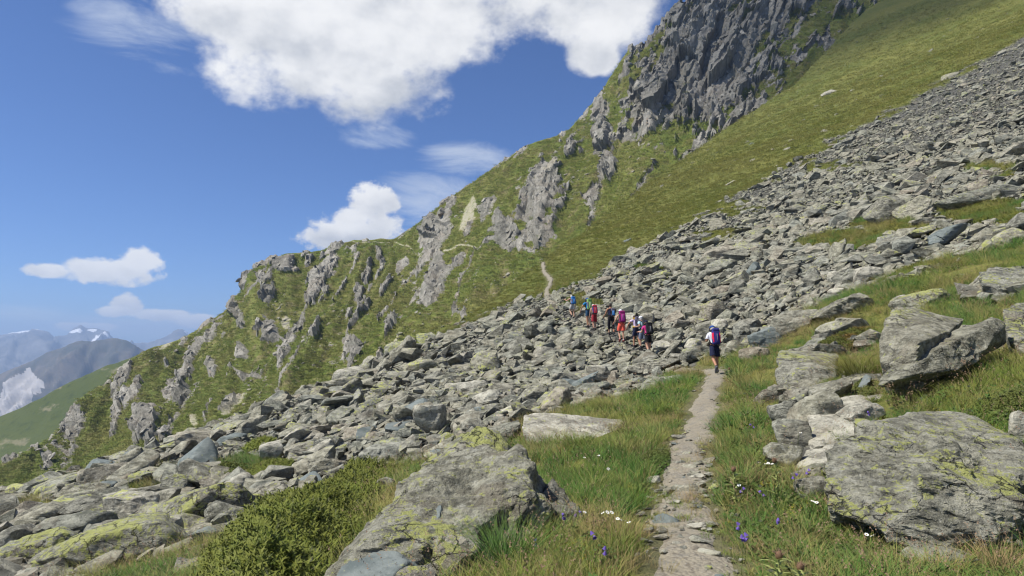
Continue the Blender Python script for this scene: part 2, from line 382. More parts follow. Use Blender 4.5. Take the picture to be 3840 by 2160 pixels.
TALUS = [(-2500, 2700), (-1500, 2330), (0, 1840), (350, 1750), (700, 1620), (1000, 1500), (1330, 1370), (1600, 1270), (1900, 1155), (2050, 1112), (2140, 1085), (2550, 850), (2750, 742), (3000, 600),
         (3400, 385), (3840, 130), (6500, -1300), (6500, 700), (3840, 915), (3700, 950), (3450, 1015), (3250, 1080), (3040, 1170), (2950, 1240), (2860, 1300), (2760, 1325), (2640, 1335), (2450, 1440),
         (2200, 1500), (1950, 1600), (1800, 1690), (1560, 1760), (1300, 1770), (1130, 1900), (1000, 1970), (760, 2060), (560, 2110), (300, 2180), (-500, 2400), (-2500, 3400)]
GPATCH = [(3170, 905, 160, 36), (3330, 845, 120, 42), (3440, 870, 90, 26), (3700, 800, 170, 32), (3560, 1060, 210, 60), (2680, 880, 90, 14), (2180, 1130, 50, 40), (960, 1770, 130, 34), (1010, 1740, 90, 26), (560, 1850, 70, 30), (150, 1900, 90, 30),
          (330, 1815, 80, 16), (640, 1795, 60, 22), (2450, 1000, 60, 10), (3720, 640, 90, 16), (3100, 620, 110, 14), (2750, 780, 120, 14)]
TPATCH = [(3000, 1500, 80, 55), (3010, 1640, 75, 65), (3080, 1770, 70, 55), (2985, 1730, 60, 45), (3230, 1450, 60, 40), (3160, 1290, 130, 42), (3720, 1090, 150, 45), (3700, 1290, 90, 40)]
def zones(p):
    """talus weight 0..1 for points on the hillside"""
    px, py, fw = project(p)
    w = fbm(v3(p[..., 0] * 0.35, p[..., 1] * 0.35), 4, seed=41)
    wx = px + 55 * w; wy = py + 38 * fbm(v3(p[..., 0] * 0.35 + 50, p[..., 1] * 0.35), 4, seed=43)
    t = inpoly(wx, wy, TALUS) & (fw > 1.0)
    for gx, gy, rx, ry in GPATCH:
        t &= ~(((wx - gx) / rx) ** 2 + ((wy - gy) / ry) ** 2 < 1)
    for gx, gy, rx_, ry_ in TPATCH: t |= (((wx - gx) / rx_) ** 2 + ((wy - gy) / ry_) ** 2 < 1) & (fw > 1.0)
    return t.astype(float)

def build_hillside():
    na, nr = 480, 340
    ta = np.linspace(-1, 1, na); ang = ta * R(52) + np.sign(ta) * np.abs(ta) ** 5 * R(50)
    rad = np.geomspace(1.5, 520, nr) - 1.5; c0 = np.array([0.0, -3.0])
    A, Rr = np.meshgrid(ang, rad, indexing='ij')
    x = c0[0] + np.sin(A) * Rr; y = c0[1] + np.cos(A) * Rr
    z = height(x, y); p = np.stack([x, y, z], -1).reshape(-1, 3)
    tal = zones(p); pd = path_dist(p[:, 0], p[:, 1])
    p[:, 2] -= 0.05 * np.exp(-(pd / 0.4) ** 2)
    p[:, 2] -= 0.12 * tal * sstep(8, 14, p[:, 1])
    me = np_mesh('hillside', p, grid_faces(na, nr)[:, ::-1], True, {'talus': tal, 'pathd': np.clip(pd, 0, 50)})
    t = NT('hillside_ground'); pos = t.pos(); ta = t.attr('talus'); pdn = t.attr('pathd')
    n1 = t.noise(pos, 0.045, 5, 0.6); n2 = t.noise(pos, 0.6, 6, 0.65); n3 = t.noise(t.map(pos, sc=(1, 1, 0.4)), 2.6, 6, 0.7); n4 = t.noise(pos, 9.0, 5, 0.7)
    g = t.ramp(n2, [(0.28, (0.070, 0.085, 0.018)), (0.5, (0.125, 0.135, 0.026)), (0.68, (0.185, 0.170, 0.045))])
    g = t.mix(t.mr(n1, 0.35, 0.65), t.mix(0.5, g, (0.075, 0.10, 0.016)), t.mix(0.3, g, (0.21, 0.185, 0.05)))
    g = t.mix(t.mr(n3, 0.42, 0.66, 0, 0.65), g, (0.045, 0.062, 0.012))
    g = t.mix(t.mr(n4, 0.55, 0.75, 0, 0.4), g, (0.20, 0.17, 0.06))
    soil = t.mix(n4, (0.09, 0.075, 0.055), (0.17, 0.145, 0.105))
    near = t.mr(pdn, 0.25, 0.7)
    g = t.mix(near, t.mix(0.45, soil, g), g)
    rub = t.ramp(t.voro(pos, 2.4), [(0.0, (0.17, 0.165, 0.145)), (0.45, (0.09, 0.088, 0.075)), (0.8, (0.03, 0.03, 0.026))])
    t.bump(t.math('ADD', t.math('MULTIPLY', n3, 0.5), t.math('MULTIPLY', n4, 0.12)), 0.8, 0.35)
    m = t.color(t.mix(ta, g, rub), 0.95)
    link('hillside', me, m, kind='structure')

    # the trodden path, a slightly sunken ribbon of dirt
    n = len(PATH); tg = np.gradient(PATH, axis=0); tg /= np.linalg.norm(tg, axis=1)[:, None]; nr_ = np.stack([tg[:, 1], -tg[:, 0]], -1)
    s = np.arange(n) * 0.12; k = 11; vs = []
    wl = 0.30 + 0.26 * fbm(v3(s * 1.1, 0.0), 5, gain=0.65, seed=5); wr = 0.30 + 0.26 * fbm(v3(s * 1.1, 7.0), 5, gain=0.65, seed=6)
    onrock = sstep(29.5, 31, PATH[:, 1]) * (1 - sstep(56, 62, PATH[:, 1]))
    for j in range(k):
        f = j / (k - 1) * 2 - 1; off = np.where(f < 0, f * wl, f * wr); xy = PATH + nr_ * off[:, None]
        z = height(xy[:, 0], xy[:, 1]) - 0.05 * np.exp(-(off / 0.4) ** 2) + (0.035 + 0.0016 * PATH[:, 1]) * (1 - abs(f) ** 3 * 1.6) + 0.02 * fbm(v3(xy[:, 0] * 3, xy[:, 1] * 3), 4, seed=8)
        z -= onrock * 0.25
        vs.append(np.c_[xy, z])
    v = np.stack(vs, 1).reshape(-1, 3)
    t = NT('path_dirt'); pos = t.pos(); n1 = t.noise(pos, 1.6, 5, 0.6); n2 = t.noise(pos, 14, 7, 0.7); v1 = t.voro(pos, 26)
    c = t.mix(n1, (0.19, 0.165, 0.12), (0.30, 0.27, 0.205)); c = t.mix(t.mr(n2, 0.5, 0.64, 0, 0.7), c, (0.12, 0.10, 0.075)); c = t.mix(t.mr(t.noise(pos, 4.5, 6, 0.65), 0.5, 0.62, 0, 0.6), c, (0.17, 0.16, 0.135)); c = t.mix(t.mr(v1, 0.25, 0.1, 0, 0.55), c, (0.33, 0.315, 0.285))
    t.bump(t.math('SUBTRACT', t.math('MULTIPLY', n2, 0.8), v1), 0.6, 0.03)
    link('path', np_mesh('path', v, grid_faces(n, k)[:, ::-1]), t.color(c, 0.95), kind='structure')
build_hillside()

# ------------------------------------------------------------------ the mountain spur and cliffs across the hollow
CREST = np.array([(-900, 2250, 250), (-400, 1960, 260), (0, 1745, 270), (130, 1680, 280), (240, 1600, 290), (290, 1510, 300), (400, 1430, 320), (540, 1325, 340), (680, 1270, 350), (770, 1220, 355), (870, 1150, 360), (915, 1085, 362),
                  (950, 1020, 365), (1070, 955, 370), (1200, 942, 375), (1330, 908, 385), (1480, 902, 390), (1560, 852, 390), (1700, 742, 380), (1820, 662, 375), (1920, 590, 372), (2000, 540, 370), (2120, 500, 370), (2190, 430, 372), (2250, 350, 375),
                  (2350, 200, 380), (2440, 150, 390), (2480, 80, 395), (2570, 0, 400), (2750, -250, 430), (3200, -650, 470)], float)
BASE = np.array([(-1100, 2550, 170), (-500, 2250, 175), (-50, 2040, 180), (90, 1990, 182), (220, 1960, 184), (310, 1930, 186), (420, 1880, 190), (560, 1820, 193), (690, 1780, 195), (770, 1750, 196), (870, 1710, 198), (920, 1695, 199),
                 (960, 1680, 200), (1080, 1630, 202), (1210, 1590, 203), (1340, 1530, 205), (1490, 1470, 206), (1590, 1430, 207), (1780, 1350, 210), (1940, 1240, 214), (2060, 1150, 220), (2170, 1060, 225), (2320, 920, 232), (2420, 840, 240), (2500, 780, 246),
                 (2640, 660, 262), (2780, 560, 275), (2860, 500, 285), (2960, 430, 300), (3150, 300, 330), (3700, -100, 400)], float)
# outcrops: centre, half length, half width (pixels of the photograph), lean of the long axis from the vertical (deg, + = top to the right)
ROCKS = [(2040, 730, 170, 75, 18, 1), (1912, 880, 75, 55, 10, 1), (1626, 900, 75, 30, 28, 1), (1682, 755, 45, 28, 30, 1), (1850, 800, 65, 28, 25, 1), (1657, 1084, 140, 52, 26, 1), (1564, 1140, 75, 22, 28, 1), (1500, 1250, 70, 20, 32, 1), (1421, 1000, 45, 16, -18, 1),
         (1377, 1047, 42, 17, 20, 1), (1520, 1030, 55, 13, 32, 1), (1346, 1112, 42, 20, 15, 1), (1204, 1072, 140, 42, 22, 1), (1060, 1012, 36, 66, 20, 1), (1166, 982, 34, 18, 30, 1), (949, 1075, 42, 17, 25, 1), (928, 1185, 78, 25, -12, 1), (1030, 1160, 58, 25, 12, 1),
         (1017, 1272, 52, 32, 15, 1), (1185, 1266, 52, 26, 5, 1), (1086, 1366, 75, 24, 16, 1), (949, 1347, 44, 20, 20, 1), (1359, 1210, 75, 11, 34, 1), (1446, 1130, 60, 13, 34, 1), (1309, 1186, 24, 12, 0, 1), (790, 1275, 150, 30, 32, 1), (700, 1420, 95, 34, 36, 1),
         (669, 1495, 62, 62, 30, 1), (814, 1400, 48, 26, 20, 1), (470, 1440, 95, 24, 34, 1), (628, 1378, 30, 17, 10, 1), (290, 1625, 135, 48, 8, 1), (442, 1580, 105, 32, 10, 1), (515, 1530, 68, 34, 15, 1), (573, 1645, 95, 62, 18, 1), (280, 1535, 70, 26, 25, 1),
         (190, 1765, 55, 22, 30, 1), (880, 1540, 85, 13, 36, 1), (760, 1180, 40, 16, 25, 1), (1750, 1000, 50, 16, 25, 0.8), (1790, 905, 60, 16, 20, 1), (1230, 1010, 40, 20, 15, 0.8),
         (2690, 250, 330, 230, 30, 1), (2480, 330, 200, 110, 25, 1), (2420, 440, 110, 80, 15, 1), (2640, 100, 190, 130, 20, 1), (2270, 530, 72, 55, 10, 1), (2288, 640, 72, 42, 12, 1), (2880, 60, 170, 140, 20, 0.9), (2250, 420, 70, 40, 25, 0.9), (2760, 480, 160, 40, 38, 1), (2150, 580, 60, 40, 10, 0.8),
         (2930, -120, 250, 200, 20, 0.8)]
PALE = [(1075, 1215, 50, 22, 25), (735, 1595, 42, 22, 30), (1780, 850, 120, 45, 15), (620, 1290, 60, 14, 40), (1500, 1330, 80, 16, 40), (2060, 640, 60, 30, 20), (890, 1540, 110, 15, 36)]
def ellfield(px, py, lst, wx, wy):
    out = np.zeros(px.shape)
    for e in lst:
        cx, cyy, a, b, lean = e[:5]; wgt = e[5] if len(e) > 5 else 1.0
        th = R(lean); dx = px + wx - cx; dy = -(py + wy - cyy)
        u = dx * math.sin(th) + dy * math.cos(th); v = dx * math.cos(th) - dy * math.sin(th)
        out = np.maximum(out, wgt * (1.25 - np.sqrt((u / a) ** 2 + (v / b) ** 2)))
    return np.maximum(out, 0)
SPUR = {}
def cells(a, b, seed, tilt):
    """broken planes: every cell of a jittered grid has its own set-back and slope; returns height and a number per cell"""
    ia, ib = np.floor(a).astype(int), np.floor(b).astype(int); best = np.full(a.shape, 9.0); hgt = np.zeros(a.shape); cid = np.zeros(a.shape)
    def rn(i, j, k): return vnoise(np.stack([i + 0.0, j + 0.0, np.full(i.shape, k * 3.0)], -1), seed) 
    for da in (-1, 0, 1):
        for db in (-1, 0, 1):
            i, j = ia + da, ib + db; ca = i + 0.5 + 0.48 * rn(i, j, 1); cb = j + 0.5 + 0.48 * rn(i, j, 2); d = (a - ca) ** 2 + (b - cb) ** 2; u = d < best
            best = np.where(u, d, best); hgt = np.where(u, rn(i, j, 3) * 0.7 + tilt * ((a - ca) * rn(i, j, 4) + (b - cb) * rn(i, j, 5)), hgt); cid = np.where(u, rn(i, j, 6), cid)
    return hgt, cid * 0.5 + 0.5
def build_spur():
    nu, nv = 880, 260
    k = np.linspace(0, len(CREST) - 1, 3000); i = np.arange(len(CREST))
    cr = np.stack([np.interp(k, i, CREST[:, j]) for j in range(3)], -1); ba = np.stack([np.interp(k, i, BASE[:, j]) for j in range(3)], -1)
    # even spacing along the crest as it is seen
    s = np.r_[0, np.cumsum(np.hypot(np.diff(cr[:, 0] + ba[:, 0]), 0.6 * np.diff(cr[:, 1] + ba[:, 1])))]
    j = np.interp(np.linspace(0, s[-1], nu), s, np.arange(3000))
    cr = np.stack([np.interp(j, np.arange(3000), cr[:, q]) for q in range(3)], -1); ba = np.stack([np.interp(j, np.arange(3000), ba[:, q]) for q in range(3)], -1)
    C = P(cr[:, 0], cr[:, 1], cr[:, 2]); B = P(ba[:, 0], ba[:, 1], ba[:, 2])
    v = np.r_[np.linspace(0, 1, nv - 30), 1 + np.linspace(0.004, 1, 30) ** 1.6]
    V = np.minimum(v, 1)[None, :, None]; p = B[:, None] * (1 - V) + C[:, None] * V
    # a shallow hollow low down, bulging shoulders above
    bulge = np.sin(V * math.pi); p = p + np.array([0, 10.0, -4.0]) * bulge
    ov = np.maximum(v - 1, 0)[None, :, None]; p = p + np.concatenate([ov * -10, ov * 160, -ov * 70 - 10 * ov * ov], -1)
    px, py, _ = project(p)
    gu = np.gradient(p, axis=0); gv = np.gradient(p, axis=1); nrm = np.cross(gu, gv); nrm /= np.linalg.norm(nrm, axis=-1)[..., None] + 1e-9
    if nrm[nu // 2, nv // 2, 1] > 0: nrm = -nrm
    vv = np.broadcast_to(v[None, :], px.shape); edge = 1 - sstep(0.90, 1.0, vv) * 0.75
    w1 = 26 * fbm(v3(px / 90, py / 90), 4, seed=61); w2 = 26 * fbm(v3(px / 90 + 31, py / 90), 4, seed=62)
    fine = fbm(v3(px / 22, py / 22), 5, gain=0.6, seed=63)
    rf = ellfield(px, py, ROCKS, w1, w2)
    right = sstep(1900, 2500, px)
    th0 = R(24); u0 = px * math.cos(th0) + py * math.sin(th0); q0 = -px * math.sin(th0) + py * math.cos(th0)
    rag = fbm(v3(u0 / 20, q0 / 60), 5, gain=0.62, seed=66) + 0.6 * fbm(v3((px * 0.5 + py * 0.86) / 12, (px * 0.86 - py * 0.5) / 50), 4, gain=0.6, seed=67)
    rockf = rf + 0.30 * fine + 0.62 * rag
    rock = sstep(0.34, 0.62, rockf) * (rf > 0.02)
    # broken rock along the sky-line
    crest_r = sstep(0.93, 0.985, vv) * sstep(0.05, 0.35, fbm(v3(px / 60, 0.0, 3.0), 4, seed=71) + 0.35 * right - 0.05)
    rock = np.maximum(rock, crest_r)
    # a few loose bands of half buried rock over the whole flank
    lean = px * 0.86 + py * 0.5; along = -px * 0.5 + py * 0.86
    band = ridged(v3(lean / 95, along / 300), 4, seed=81)
    rock = np.maximum(rock, 0.85 * sstep(0.52, 0.66, band + 0.30 * fine - 0.06 * (1 - right)))
    pale = sstep(0.35, 0.75, ellfield(px, py, PALE, w1, w2) + 0.35 * fine)
    ribs = ridged(v3((px * 0.87 + py * 0.42 + w1 * 1.2) / 165, (-px * 0.45 + py * 0.87) / 700), 3, seed=91)
    d = 7.0 * ribs * edge * (1 - 0.5 * right) * sstep(0.0, 0.2, vv)
    d += 1.6 * fbm(v3(px / 60, py / 60), 4, seed=93) * edge + 0.35 * fine
    th = R(24); u = px * math.cos(th) + py * math.sin(th); q = -px * math.sin(th) + py * math.cos(th)      # fractures run down the dip
    cleft = ridged(v3(u / 34, q / 120), 5, gain=0.58, seed=95); bed = ridged(v3((px * 0.5 + py * 0.86) / 16, (px * 0.86 - py * 0.5) / 70), 4, gain=0.55, seed=97)
    rd = (2.4 + 3.6 * right) * (0.55 * cleft + 0.35 * bed) + 0.5 + 1.3 * np.minimum(rf, 0.8) + (3.5 * right) * ridged(v3(u / 110, q / 260), 3, seed=99)
    jw = 0.35 * fbm(v3(px / 40, py / 40), 3, seed=103)
    f1, c1 = cells(u / 62 + jw, q / 170 + jw, 401, 0.9); f2, c2 = cells(u / 21 + jw, q / 58 + jw, 402, 0.9); f3, _ = cells(u / 8.5 + jw, q / 19, 403, 0.8)
    rd = (0.9 + 1.1 * right) * (0.35 * cleft + 0.2 * bed) + 0.9 + 1.2 * np.minimum(rf, 0.8) + (2.0 + 3.2 * right) * f1 + (1.25 + 0.9 * right) * f2 + 0.5 * f3
    d += rock * rd * (0.35 + 0.65 * edge) + crest_r * 1.5 * np.abs(fine)
    p = p + nrm * d[..., None]
    lift = crest_r * (1.6 + 2.2 * right) * np.maximum(0, ridged(v3(px / 15, py / 40), 4, seed=101)); p[..., 2] += lift
    trail = np.zeros(px.shape)
    for pts in ([(1320, 915), (1400, 940), (1490, 930), (1540, 955), (1600, 985)], [(1655, 975), (1690, 978), (1750, 955), (1830, 965)]):
        for (x0, y0), (x1, y1) in zip(pts[:-1], pts[1:]):
            tt = np.clip(((px - x0) * (x1 - x0) + (py - y0) * (y1 - y0)) / ((x1 - x0) ** 2 + (y1 - y0) ** 2), 0, 1)
            trail = np.maximum(trail, 1 - sstep(2.5, 5.5, np.hypot(px - x0 - tt * (x1 - x0), py - y0 - tt * (y1 - y0))))
    pale = np.maximum(pale * 0.58, trail * 0.58)
    me = np_mesh('mountain_spur', p.reshape(-1, 3), grid_faces(nu, nv)[:, ::-1], True, {'rock': np.clip(rock, 0, 1).ravel(), 'pale': pale.ravel(), 'cliff': right.ravel(), 'plane': (0.55 * c1 + 0.45 * c2).ravel()})
    try: me.set_sharp_from_angle(angle=R(38))
    except Exception: pass
    t = NT('spur_ground'); pos = t.pos(); rk = t.attr('rock'); pl = t.attr('pale')
    n1 = t.noise(pos, 0.02, 5, 0.6); n2 = t.noise(pos, 0.16, 6, 0.65); n3 = t.noise(pos, 0.75, 6, 0.7)
    g = t.ramp(n1, [(0.3, (0.085, 0.125, 0.020)), (0.5, (0.13, 0.15, 0.030)), (0.7, (0.175, 0.165, 0.05))])
    g = t.mix(t.mr(n2, 0.51, 0.62, 0, 0.75), g, (0.19, 0.155, 0.080)); g = t.mix(t.mr(n2, 0.46, 0.34, 0, 0.7), g, (0.05, 0.080, 0.012))
    g = t.mix(t.mr(n3, 0.5, 0.68, 0, 0.45), g, (0.055, 0.065, 0.018))
    q = t.map(pos, rot=(0.35, -0.5, 0.2), sc=(1, 1, 0.28)); r1 = t.noise(q, 0.55, 8, 0.68, 0.3); r2 = t.noise(pos, 0.1, 4)
    rc = t.ramp(r1, [(0.30, (0.115, 0.108, 0.09)), (0.48, (0.255, 0.24, 0.20)), (0.68, (0.40, 0.38, 0.33))])
    rc = t.mix(t.mr(t.attr('plane'), 0.2, 0.8, 0.45, 0.0), rc, (0.13, 0.125, 0.10)); rc = t.mix(t.mr(t.attr('plane'), 0.5, 0.9, 0.0, 0.35), rc, (0.44, 0.42, 0.36))
    rc = t.mix(t.mr(r2, 0.5, 0.7, 0, 0.35), rc, (0.21, 0.165, 0.12)); rc = t.mix(t.mr(r2, 0.45, 0.3, 0, 0.3), rc, (0.13, 0.14, 0.10))
    rc = t.mix(t.math('MULTIPLY', t.attr('cliff'), 0.2), rc, t.mix(0.7, rc, (0.07, 0.075, 0.075)))
    gr = t.mr(n3, 0.62, 0.70)                      # grass on ledges
    km = t.math('MULTIPLY', t.mr(t.math('ADD', rk, t.math('MULTIPLY', t.math('SUBTRACT', r1, 0.5), 0.9)), 0.38, 0.58), t.math('SUBTRACT', 1.0, t.math('MULTIPLY', gr, 0.75)))
    c = t.mix(km, g, rc)
    c = t.mix(t.mr(t.math('ADD', pl, t.math('MULTIPLY', t.math('SUBTRACT', n3, 0.5), 0.9)), 0.42, 0.62, 0, 0.85), c, (0.36, 0.33, 0.25))
    t.bump(t.math('ADD', t.math('MULTIPLY', r1, t.math('ADD', t.math('MULTIPLY', km, 1.0), 0.15)), t.math('MULTIPLY', n3, 0.2)), 0.9, 1.6)
    link('mountain_spur', me, t.color(c, 0.95), kind='structure')
    SPUR.update(p=p, n=nrm, px=px, py=py, rock=rock, pale=pale, v=vv)
build_spur()

# ------------------------------------------------------------------ farther land: green shoulder, blue mountains, snowy range, valley
def ridge_land(name, crest, depth_crest, foot_py, depth_foot, mat, nu=300, nv=90, amp=20.0, seed=1, freq=1 / 160., attrs=None, back=0.5, sil=3.0):
    k = np.linspace(crest[0][0], crest[-1][0], nu); c = np.array(crest, float)
    cy_ = np.interp(k, c[:, 0], c[:, 1]); cy_ = cy_ + sil * (fbm(v3(k / 40., 0.0), 5, gain=0.6, seed=seed))
    dc = np.interp(k, c[:, 0], np.broadcast_to(depth_crest, c[:, 0].shape)) if np.ndim(depth_crest) else np.full(nu, depth_crest)
    C = P(k, cy_, dc); B = P(k, np.full(nu, foot_py, float), np.full(nu, depth_foot, float))
    v = np.r_[np.linspace(0, 1, nv - 12), 1 + np.linspace(0.03, 1, 12)]; V = np.minimum(v, 1)[None, :, None]
    p = B[:, None] * (1 - V) + C[:, None] * V; ov = np.maximum(v - 1, 0)[None, :, None]
    p = p + ov * np.array([0, 1, -0.5]) * (dc.mean() * back)
    px, py, _ = project(p); vv = np.broadcast_to(v[None], px.shape)
    e = np.sin(np.clip(vv, 0, 1) * math.pi) ** 0.7
    d = amp * (ridged(v3((px + 0.5 * py) * freq, (py - 0.3 * px) * freq * 0.35), 5, gain=0.55, seed=seed + 3)) * e
    nrm = np.cross(np.gradient(p, axis=0), np.gradient(p, axis=1)); nrm /= np.linalg.norm(nrm, axis=-1)[..., None] + 1e-9
    if nrm[nu // 2, nv // 2, 1] > 0: nrm = -nrm
    p = p + nrm * d[..., None]
    at = {a: f(px, py, vv, d / max(amp, 1e-6)).ravel() for a, f in (attrs or {}).items()}
    me = np_mesh(name, p.reshape(-1, 3), grid_faces(nu, len(v))[:, ::-1], True, at)
    return link(name, me, mat, kind='structure')
def build_far():
    t = NT('green_shoulder_turf'); pos = t.pos(); n1 = t.noise(pos, 0.012, 5, 0.6); n2 = t.noise(pos, 0.09, 6, 0.7); n3 = t.noise(t.map(pos, rot=(0, 0.3, 0.4), sc=(1, 0.4, 3)), 0.02, 6, 0.65)
    g = t.mix(n1, (0.040, 0.062, 0.014), (0.085, 0.10, 0.024)); g = t.mix(t.mr(n2, 0.5, 0.68, 0, 0.6), g, (0.025, 0.040, 0.012))
    g = t.mix(t.mr(n3, 0.58, 0.66, 0, 0.7), g, (0.20, 0.18, 0.11)); t.bump(n2, 0.8, 2.0)
    m = t.color(g, 0.95)
    ridge_land('green_shoulder', [(-1200, 2250), (-400, 1760), (0, 1562), (120, 1510), (250, 1440), (380, 1380), (540, 1322), (640, 1290), (760, 1245), (950, 1170), (1300, 1050)], 800., 2350., 520., m, 260, 110, 9.0, 21, 1 / 220., sil=4.0)
    def mtn(name, lo, mid, hi, sc, snow=False, scree=False):
        t = NT(name); pos = t.pos(); n1 = t.noise(pos, sc, 6, 0.65); n2 = t.noise(pos, sc * 5, 6, 0.7)
        c = t.ramp(n1, [(0.32, lo), (0.5, mid), (0.68, hi)]); c = t.mix(t.mr(n2, 0.48, 0.7, 0, 0.6), c, lo)
        if scree: c = t.mix(t.mr(t.math('ADD', t.attr('scree'), t.math('MULTIPLY', t.math('SUBTRACT', n2, 0.5), 0.15)), 0.45, 0.55), c, (0.40, 0.38, 0.36))
        if snow: c = t.mix(t.mr(t.math('ADD', t.attr('snow'), t.math('MULTIPLY', t.math('SUBTRACT', n2, 0.5), 0.5)), 0.45, 0.55), c, (0.8, 0.82, 0.85))
        t.bump(n2, 1.0, 0.25 / sc * 0.1); return t.color(c, 0.95)
    def scree(px, py, vv, d):
        f = np.full(px.shape, 1.0)
        tri = [(118, 1385), (190, 1470), (140, 1560), (0, 1680), (-60, 1640), (40, 1480)]
        return inpoly(px + 8 * fbm(v3(px / 25, py / 25), 3, seed=5), py, tri).astype(float)
    ridge_land('blue_mountain', [(-1400, 1620), (-500, 1560), (-200, 1490), (0, 1405), (100, 1362), (180, 1318), (250, 1298), (310, 1275), (345, 1280), (400, 1268), (470, 1275), (520, 1300), (600, 1345), (760, 1400), (1100, 1480)], 4200., 2300., 2600., mtn('blue_mountain_rock', (0.035, 0.045, 0.035), (0.085, 0.078, 0.062), (0.16, 0.13, 0.10), 0.004, scree=True), 320, 110, 190.0, 33, 1 / 95., {'scree': scree}, sil=7.0)
    def snow(px, py, vv, d):
        s = np.zeros(px.shape)
        for (x, y, a, b) in [(120, 1243, 62, 6), (205, 1246, 20, 8), (30, 1247, 46, 6), (285, 1243, 26, 7), (345, 1237, 20, 4), (368, 1271, 36, 9), (700, 1258, 42, 7), (640, 1242, 12, 10), (-200, 1250, 120, 10)]:
            s = np.maximum(s, 1.3 - np.hypot((px - x) / a, (py - y + 0.1 * (px - x)) / b) * 0.8)
        return s
    ridge_land('snowy_range', [(-1500, 1240), (-900, 1245), (-300, 1262), (0, 1255), (60, 1247), (130, 1238), (180, 1243), (205, 1262), (250, 1258), (278, 1228), (302, 1218), (325, 1232), (350, 1228), (400, 1240), (410, 1270), (520, 1290), (600, 1275), (640, 1250), (668, 1236), (690, 1240), (730, 1262), (800, 1275), (1200, 1290), (2600, 1280)], 10000., 1420., 7000., mtn('snowy_range_rock', (0.06, 0.07, 0.08), (0.13, 0.13, 0.13), (0.24, 0.235, 0.23), 0.0024, snow=True), 420, 90, 220.0, 47, 1 / 70., {'snow': snow}, back=0.2, sil=6.0)
    t = NT('valley_ground'); n1 = t.noise(t.pos(), 0.002, 6, 0.6)
    a = np.linspace(0, 2 * math.pi, 97)[:-1]; vs = [(0, 0, -1500)] + [(math.cos(q) * r, math.sin(q) * r, -1500) for r in (6000, 15000) for q in a]
    fs = [(0, 1 + i, 1 + (i + 1) % 96, 0) for i in range(96)]
    me = bpy.data.meshes.new('valley'); me.from_pydata(vs, [], [(0, 1 + i, 1 + (i + 1) % 96) for i in range(96)] + [(1 + i, 97 + i, 97 + (i + 1) % 96, 1 + (i + 1) % 96) for i in range(96)])
    link('valley_ground', me, t.color(t.mix(n1, (0.05, 0.07, 0.03), (0.12, 0.12, 0.07)), 1.0), kind='structure')
build_far()
HIKER_PX = [(2150, 1193, 86), (2209, 1229, 108), (2231, 1239, 98), (2288, 1258, 117), (2335, 1284, 119), (2382, 1303, 119), (2407, 1312, 122), (2434, 1338, 132), (2686, 1402, 174)]   # feet and height in the photograph
HIKER_AT = [ground_hit(a, b) for a, b, _ in HIKER_PX]; HIKER_FEET = [(g[0], g[1]) for g in HIKER_AT]
print('hikers', [(round(float(g[1]), 1), round(h * float(g[1]) / FPX, 2)) for g, (_, _, h) in zip(HIKER_AT, HIKER_PX)])
# ------------------------------------------------------------------ rocks
M_ROCK = rock_material('schist_boulder', 'object', lichen=0.75)
M_ROCKB = rock_material('schist_boulder_heavy_lichen', 'object', lichen=1.15)
M_PALE = rock_material('pale_quartz_schist', 'object', lichen=0.35, pale=0.8, bright=1.15)
def slate_material():
    t = NT('blue_green_slate'); p = t.pos(); n1 = t.noise(t.map(p, rot=(0.3, -0.6, 0.25), sc=(1, 1.3, 3)), 3.0, 7, 0.6); n2 = t.noise(p, 18, 6, 0.7); l = t.noise(p, 9, 7, 0.7)
    c = t.mix(t.mr(n1, 0.35, 0.65), (0.095, 0.115, 0.108), (0.165, 0.185, 0.172)); c = t.mix(t.mr(n2, 0.54, 0.68, 0, 0.5), c, (0.25, 0.26, 0.24)); c = t.mix(t.mr(l, 0.63, 0.67), c, (0.36, 0.37, 0.14))
    t.bump(t.math('ADD', n1, t.math('MULTIPLY', n2, 0.3)), 0.7, 0.05); return t.color(c, 0.7)
M_BLUE = slate_material()
M_GREY = rock_material('grey_schist', 'object', lichen=0.25, pale=0.12)
M_TALUS = rock_material('talus_stone', 'object', lichen=0.62, bright=0.94)
M_HERO = rock_material('weathered_boulder', 'object', lichen=1.05, tex=1.5, relief=3.0, pale=0.3, bright=1.12)
M_HEROR = rock_material('yellow_topped_boulder', 'object', lichen=1.2, tex=1.5, relief=3.0, pale=0.4, bright=1.12, toplich=0.13)
M_HEROG = rock_material('weathered_grey_boulder', 'object', lichen=0.7, tex=1.5, relief=3.0, pale=0.12, bright=1.1)
M_SCREE = rock_material('scree_stone', 'attr', lichen=0.55, tex=0.8, bright=0.92)

